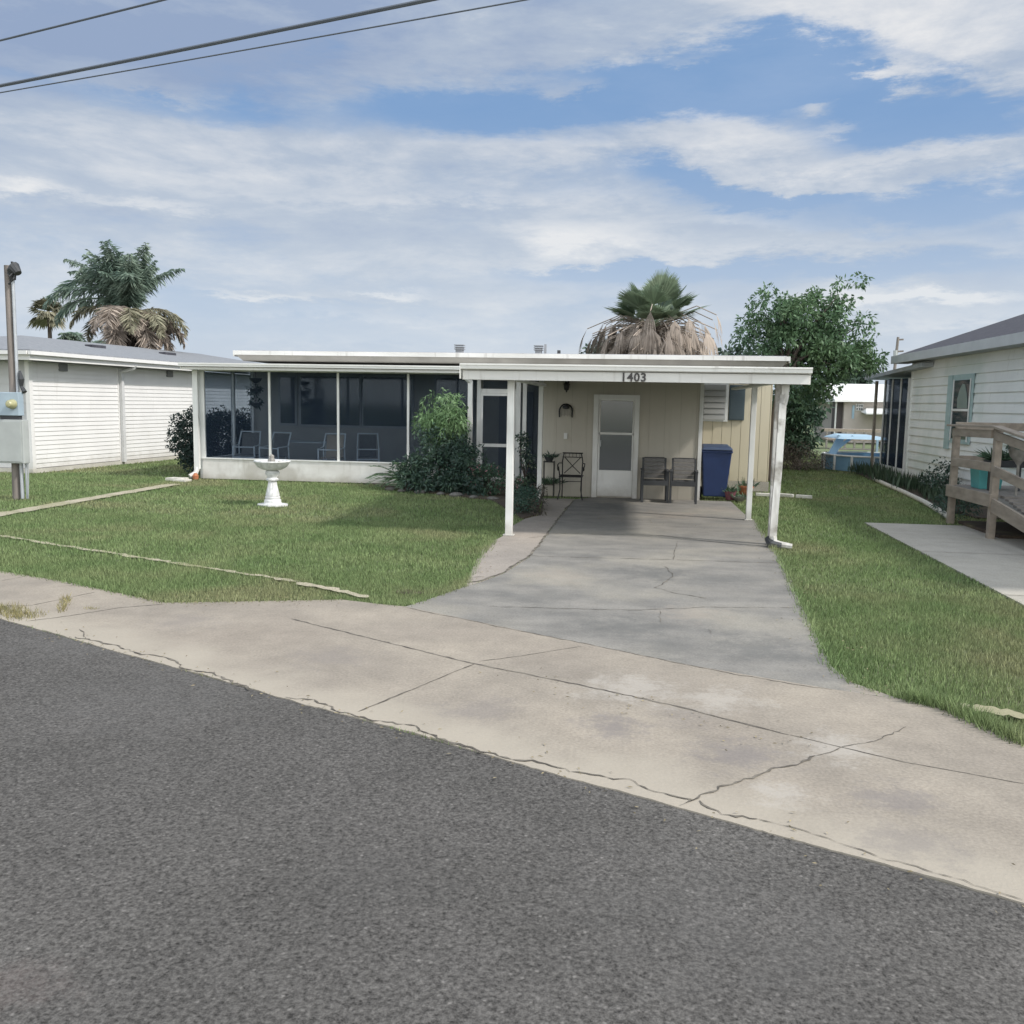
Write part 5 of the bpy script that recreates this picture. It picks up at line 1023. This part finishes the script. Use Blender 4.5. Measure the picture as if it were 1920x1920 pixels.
p_ = atY(158, 640, 33); feather_palm('feather_palm', 'half-hidden blue-green palm tucked between roof and large palm', p_[0], 33, p_[2] - .3, [(random.uniform(0, 2 * PI), random.uniform(.5, 1.3), random.uniform(1.0, 1.4), 1.6, 'g') for _ in range(14)], .12)

# far house, pool, blue canopy
FH = thing('far_house', 'small tan house with a white metal roof seen beyond the lawns', 'house', (13, 52, 0))
Yf = 52.
def fx(px): return atY(px, 780, Yf)[0]
def fz(py): return atY(1600, py, Yf)[2]
zb = 0
o = MB(); o.box(fx(1582), fx(1720), Yf, Yf + 8, 0, fz(752)); part(o, 'wall', farwall, FH)
o = MB(); o.box(fx(1567), fx(1582), Yf + .3, Yf + 1, 0, fz(754)); part(o, 'screen_room', mat('brown_screen', (.10, .085, .085), None, .8), FH); o = MB(); o.box(fx(1565), fx(1567.5), Yf - .1, Yf, 0, fz(754)); part(o, 'corner_post', white, FH)
o = MB(); o.hexa([(fx(1560), Yf - .5, fz(754)), (fx(1730), Yf - .5, fz(752)), (fx(1730), Yf + 8, fz(754)), (fx(1560), Yf + 8, fz(754))], [(fx(1560), Yf - .5, fz(750)), (fx(1730), Yf - .5, fz(749)), (fx(1726), Yf + 5, fz(724) + .25), (fx(1568), Yf + 5, fz(724) + .25)]); part(o, 'roof', mat('white_metal_roof', (.85, .84, .82), None, .4), FH)
o = MB(); o.box(fx(1603), fx(1617), Yf - .06, Yf - .01, fz(770), fz(757)); fw = part(o, 'window', white, FH)
for a in (1604.5, 1609, 1613):
    for z_ in (762.5, 768.5): o = MB(); o.box(fx(a), fx(a + 2.8), Yf - .08, Yf - .061, fz(z_), fz(z_ - 4)); part(o, 'pane', pane, fw)
o = MB(); o.box(fx(1597), fx(1601), Yf - .05, Yf - .01, fz(785), fz(760)); part(o, 'shutter', lightblue, FH)
o = MB(); o.hexa([(fx(1605), Yf - 2.2, fz(776)), (fx(1720), Yf - 2.2, fz(774)), (fx(1720), Yf - .1, fz(772)), (fx(1612), Yf - .1, fz(772))], [(fx(1605), Yf - 2.2, fz(774)), (fx(1720), Yf - 2.2, fz(772)), (fx(1720), Yf - .1, fz(764)), (fx(1622), Yf - .1, fz(764))]); part(o, 'awning', white, FH)
for a in (1622, 1638): o = MB(); o.box(fx(a), fx(a + 1.6), Yf - 2.1, Yf - 2.0, 0, fz(775)); part(o, 'awning_post', deck_m, FH)
# raised wooden walkway
WK = thing('wooden_dock', 'long brown wooden railing and platform in front of the far house', 'dock', (11, 44, 0)); Yw = 44.
wx = lambda px: atY(px, 800, Yw)[0]; wz = lambda py: atY(1600, py, Yw)[2]
o = MB(); o.box(wx(1545), wx(1700), Yw, Yw + 1, wz(810), wz(805)); part(o, 'platform', deck_m, WK)
for k in range(12): o = MB(); xx = wx(1550) + k * .42; o.box(xx, xx + .08, Yw, Yw + .08, 0, wz(810)); part(o, 'pile', deck_dark, WK)
# blue canopy frame
CA = thing('canopy_frame', 'light blue canvas canopy with slanted legs behind the blue pool', 'canopy', (6.8, 30, 0)); Yc = 30.
q = lambda px, py: Vector(tuple(atY(px, py, Yc)))
def zfix(v): return (v.x, v.y, max(v.z, 0))
o = MB(); o.bar(zfix(q(1546, 892)), zfix(q(1578, 818)), .10, .22); part(o, 'leg', lightblue, CA)
o = MB(); o.bar(q(1562, 846), q(1600, 818), .07, .09); part(o, 'brace', lightblue, CA)
o = MB(); a = q(1566, 822); c_ = q(1665, 825); o.hexa([(a.x, Yc - .3, a.z), (c_.x, Yc - .3, c_.z), (c_.x, Yc + 1.8, c_.z), (a.x, Yc + 1.8, a.z)], [(a.x + .1, Yc - .2, a.z + .07), (c_.x - .1, Yc - .2, c_.z + .07), (c_.x - .3, Yc + 1.5, c_.z + .12), (a.x + .3, Yc + 1.5, a.z + .12)]); part(o, 'canvas_top', lightblue, CA)
for dx in (1.7,): o = MB(); o.bar((a.x + dx, Yc + 1.6, 0), (a.x + dx, Yc + 1.6, a.z), .07, .07); part(o, 'leg', lightblue, CA)
PL = thing('pool', 'round blue above-ground pool with pale uprights on the rear lawn', 'pool', (7.15, 29.0, 0))
pc = (7.5, 29.2); Rp = 1.55
o = MB(); o.lathe([(Rp, 0), (Rp, .43), (Rp - .04, .43), (Rp - .04, .3), (.01, .3)], (pc[0], pc[1], 0), 40); part(o, 'pool_wall', poolblue, PL, smooth=True)
for k in range(16):
    a = 2 * PI * k / 16 + .1; o = MB(); o.box(-.03, .03, -.03, .03, 0, .45); o.v = [(pc[0] + (Rp + .03) * math.cos(a) + x, pc[1] + (Rp + .03) * math.sin(a) + y, z) for x, y, z in o.v]; part(o, 'upright', white, PL)
o = MB(); o.tube([(pc[0] + (Rp + .01) * math.cos(t_), pc[1] + (Rp + .01) * math.sin(t_), .45) for t_ in np.linspace(0, 2 * PI, 41)], .03, 6, False); part(o, 'rim', white, PL)
pk = thing('picnic_table', 'brown wooden picnic table behind the pool', 'table', (8.0, 34, 0)); o = MB(); o.box(6.9, 9.2, 33.6, 34.4, .72, .78); part(o, 'tabletop', deck_m, pk)
o = MB(); o.box(6.9, 9.2, 33.1, 33.35, .42, .46); part(o, 'bench', deck_dark, pk)
for s in (7.3, 8.8): o = MB(); o.bar((s, 33.2, 0), (s, 34.0, .72), .06, .08); o.bar((s, 34.7, 0), (s, 34.0, .72), .06, .08); part(o, 'leg', deck_dark, pk)

# distant utility pole
UP = thing('utility_pole', 'distant wooden utility pole standing beyond the right house porch roof', 'utility pole', (16.3, 60, 0))
up = lambda px, py: Vector(tuple(atY(px, py, 60.)))
o = MB(); t0 = up(1684, 632); o.tube([(t0.x - .25, 60, 0), (t0.x, 60, t0.z)], [.13, .08], 8); part(o, 'pole', wood_pole, UP)
o = MB(); o.tube([up(1679, 668), up(1679, 657)], .13, 8); part(o, 'transformer', metal_g, UP)
for py in (637, 659): o = MB(); o.bar(up(1684, py), up(1694, py - .5), .08, .1); part(o, 'cross_arm', wood_pole, UP)
# far trees
k_ = 0
for (px, py, rx, ry, Yd, lab) in [(1600, 712, 24, 26, 80, 'distant dark tree above the white metal roof'), (1700, 760, 60, 40, 95, 'distant tree hidden mostly by the right house'), (1385, 665, 20, 10, 60, 'distant low treetop just right of the fan palm'), (1125, 660, 26, 8, 70, 'distant low treetop just left of the fan palm'), (1548, 735, 26, 34, 70, 'distant tree behind the gap in the bushy tree')]:
    e = E(px, py, rx, ry, Yd); tree('far_tree', lab, (e[0], e[1], 0), [(e[0], e[1], 0), (e[0], e[1], e[2] * .5), (e[0], e[1], e[2])], [.3, .25, .15], [e, (e[0] + .4, e[1], e[2] * .6, e[3] * .8, e[4] * .8, e[2] * .5)], 60, .5, .95, 60, .45, .22, leaf_far, limbs=4, group='far trees beyond the houses')
# distant wood as one mass near the horizon
cs = []; rs = []
for k in range(520):
    a = random.uniform(-.62, .62) - yaw; D_ = random.uniform(115, 150); cs.append((D_ * math.sin(a), D_ * math.cos(a), random.uniform(0, 2.9 + 1.0 * mnoise.noise(Vector((a * 14, 0, 0)))))); rs.append(random.uniform(1.0, 1.9))
kind(foliage('distant_wood', clump_leaves(cs, rs, 22, 1.1, .6), leaf_far, None), 'stuff')

# ================================================================== POWER LINES
def wire(p0, p1, z, r_, label):
    a = Vector(tuple(at(*p0, z))); c_ = Vector(tuple(at(*p1, z))); d = (c_ - a).normalized(); A = a - d * 30; B = c_ + d * 25; pts = []
    L_ = (B - A).length
    for i in range(61):
        u = i / 60; pts.append(A.lerp(B, u) + Vector((0, 0, -.35 * (1 - (2 * u - 1) ** 2) + .35)))
    o = MB(); o.tube(pts, r_, 6); tag(o.build('power_line', cable_m, base=(a.x, a.y, z), smooth=True), label, 'power line', 'overhead power lines')
wire((0, 76), (310, 0), 7.4, .015, 'shortest power line crossing the top left corner of the sky')
wire((0, 161), (815, 0), 6.6, .024, 'thickest power line running across the upper left sky')
wire((0, 174), (1000, 0), 6.9, .010, 'thin faint power line just below the thickest one')
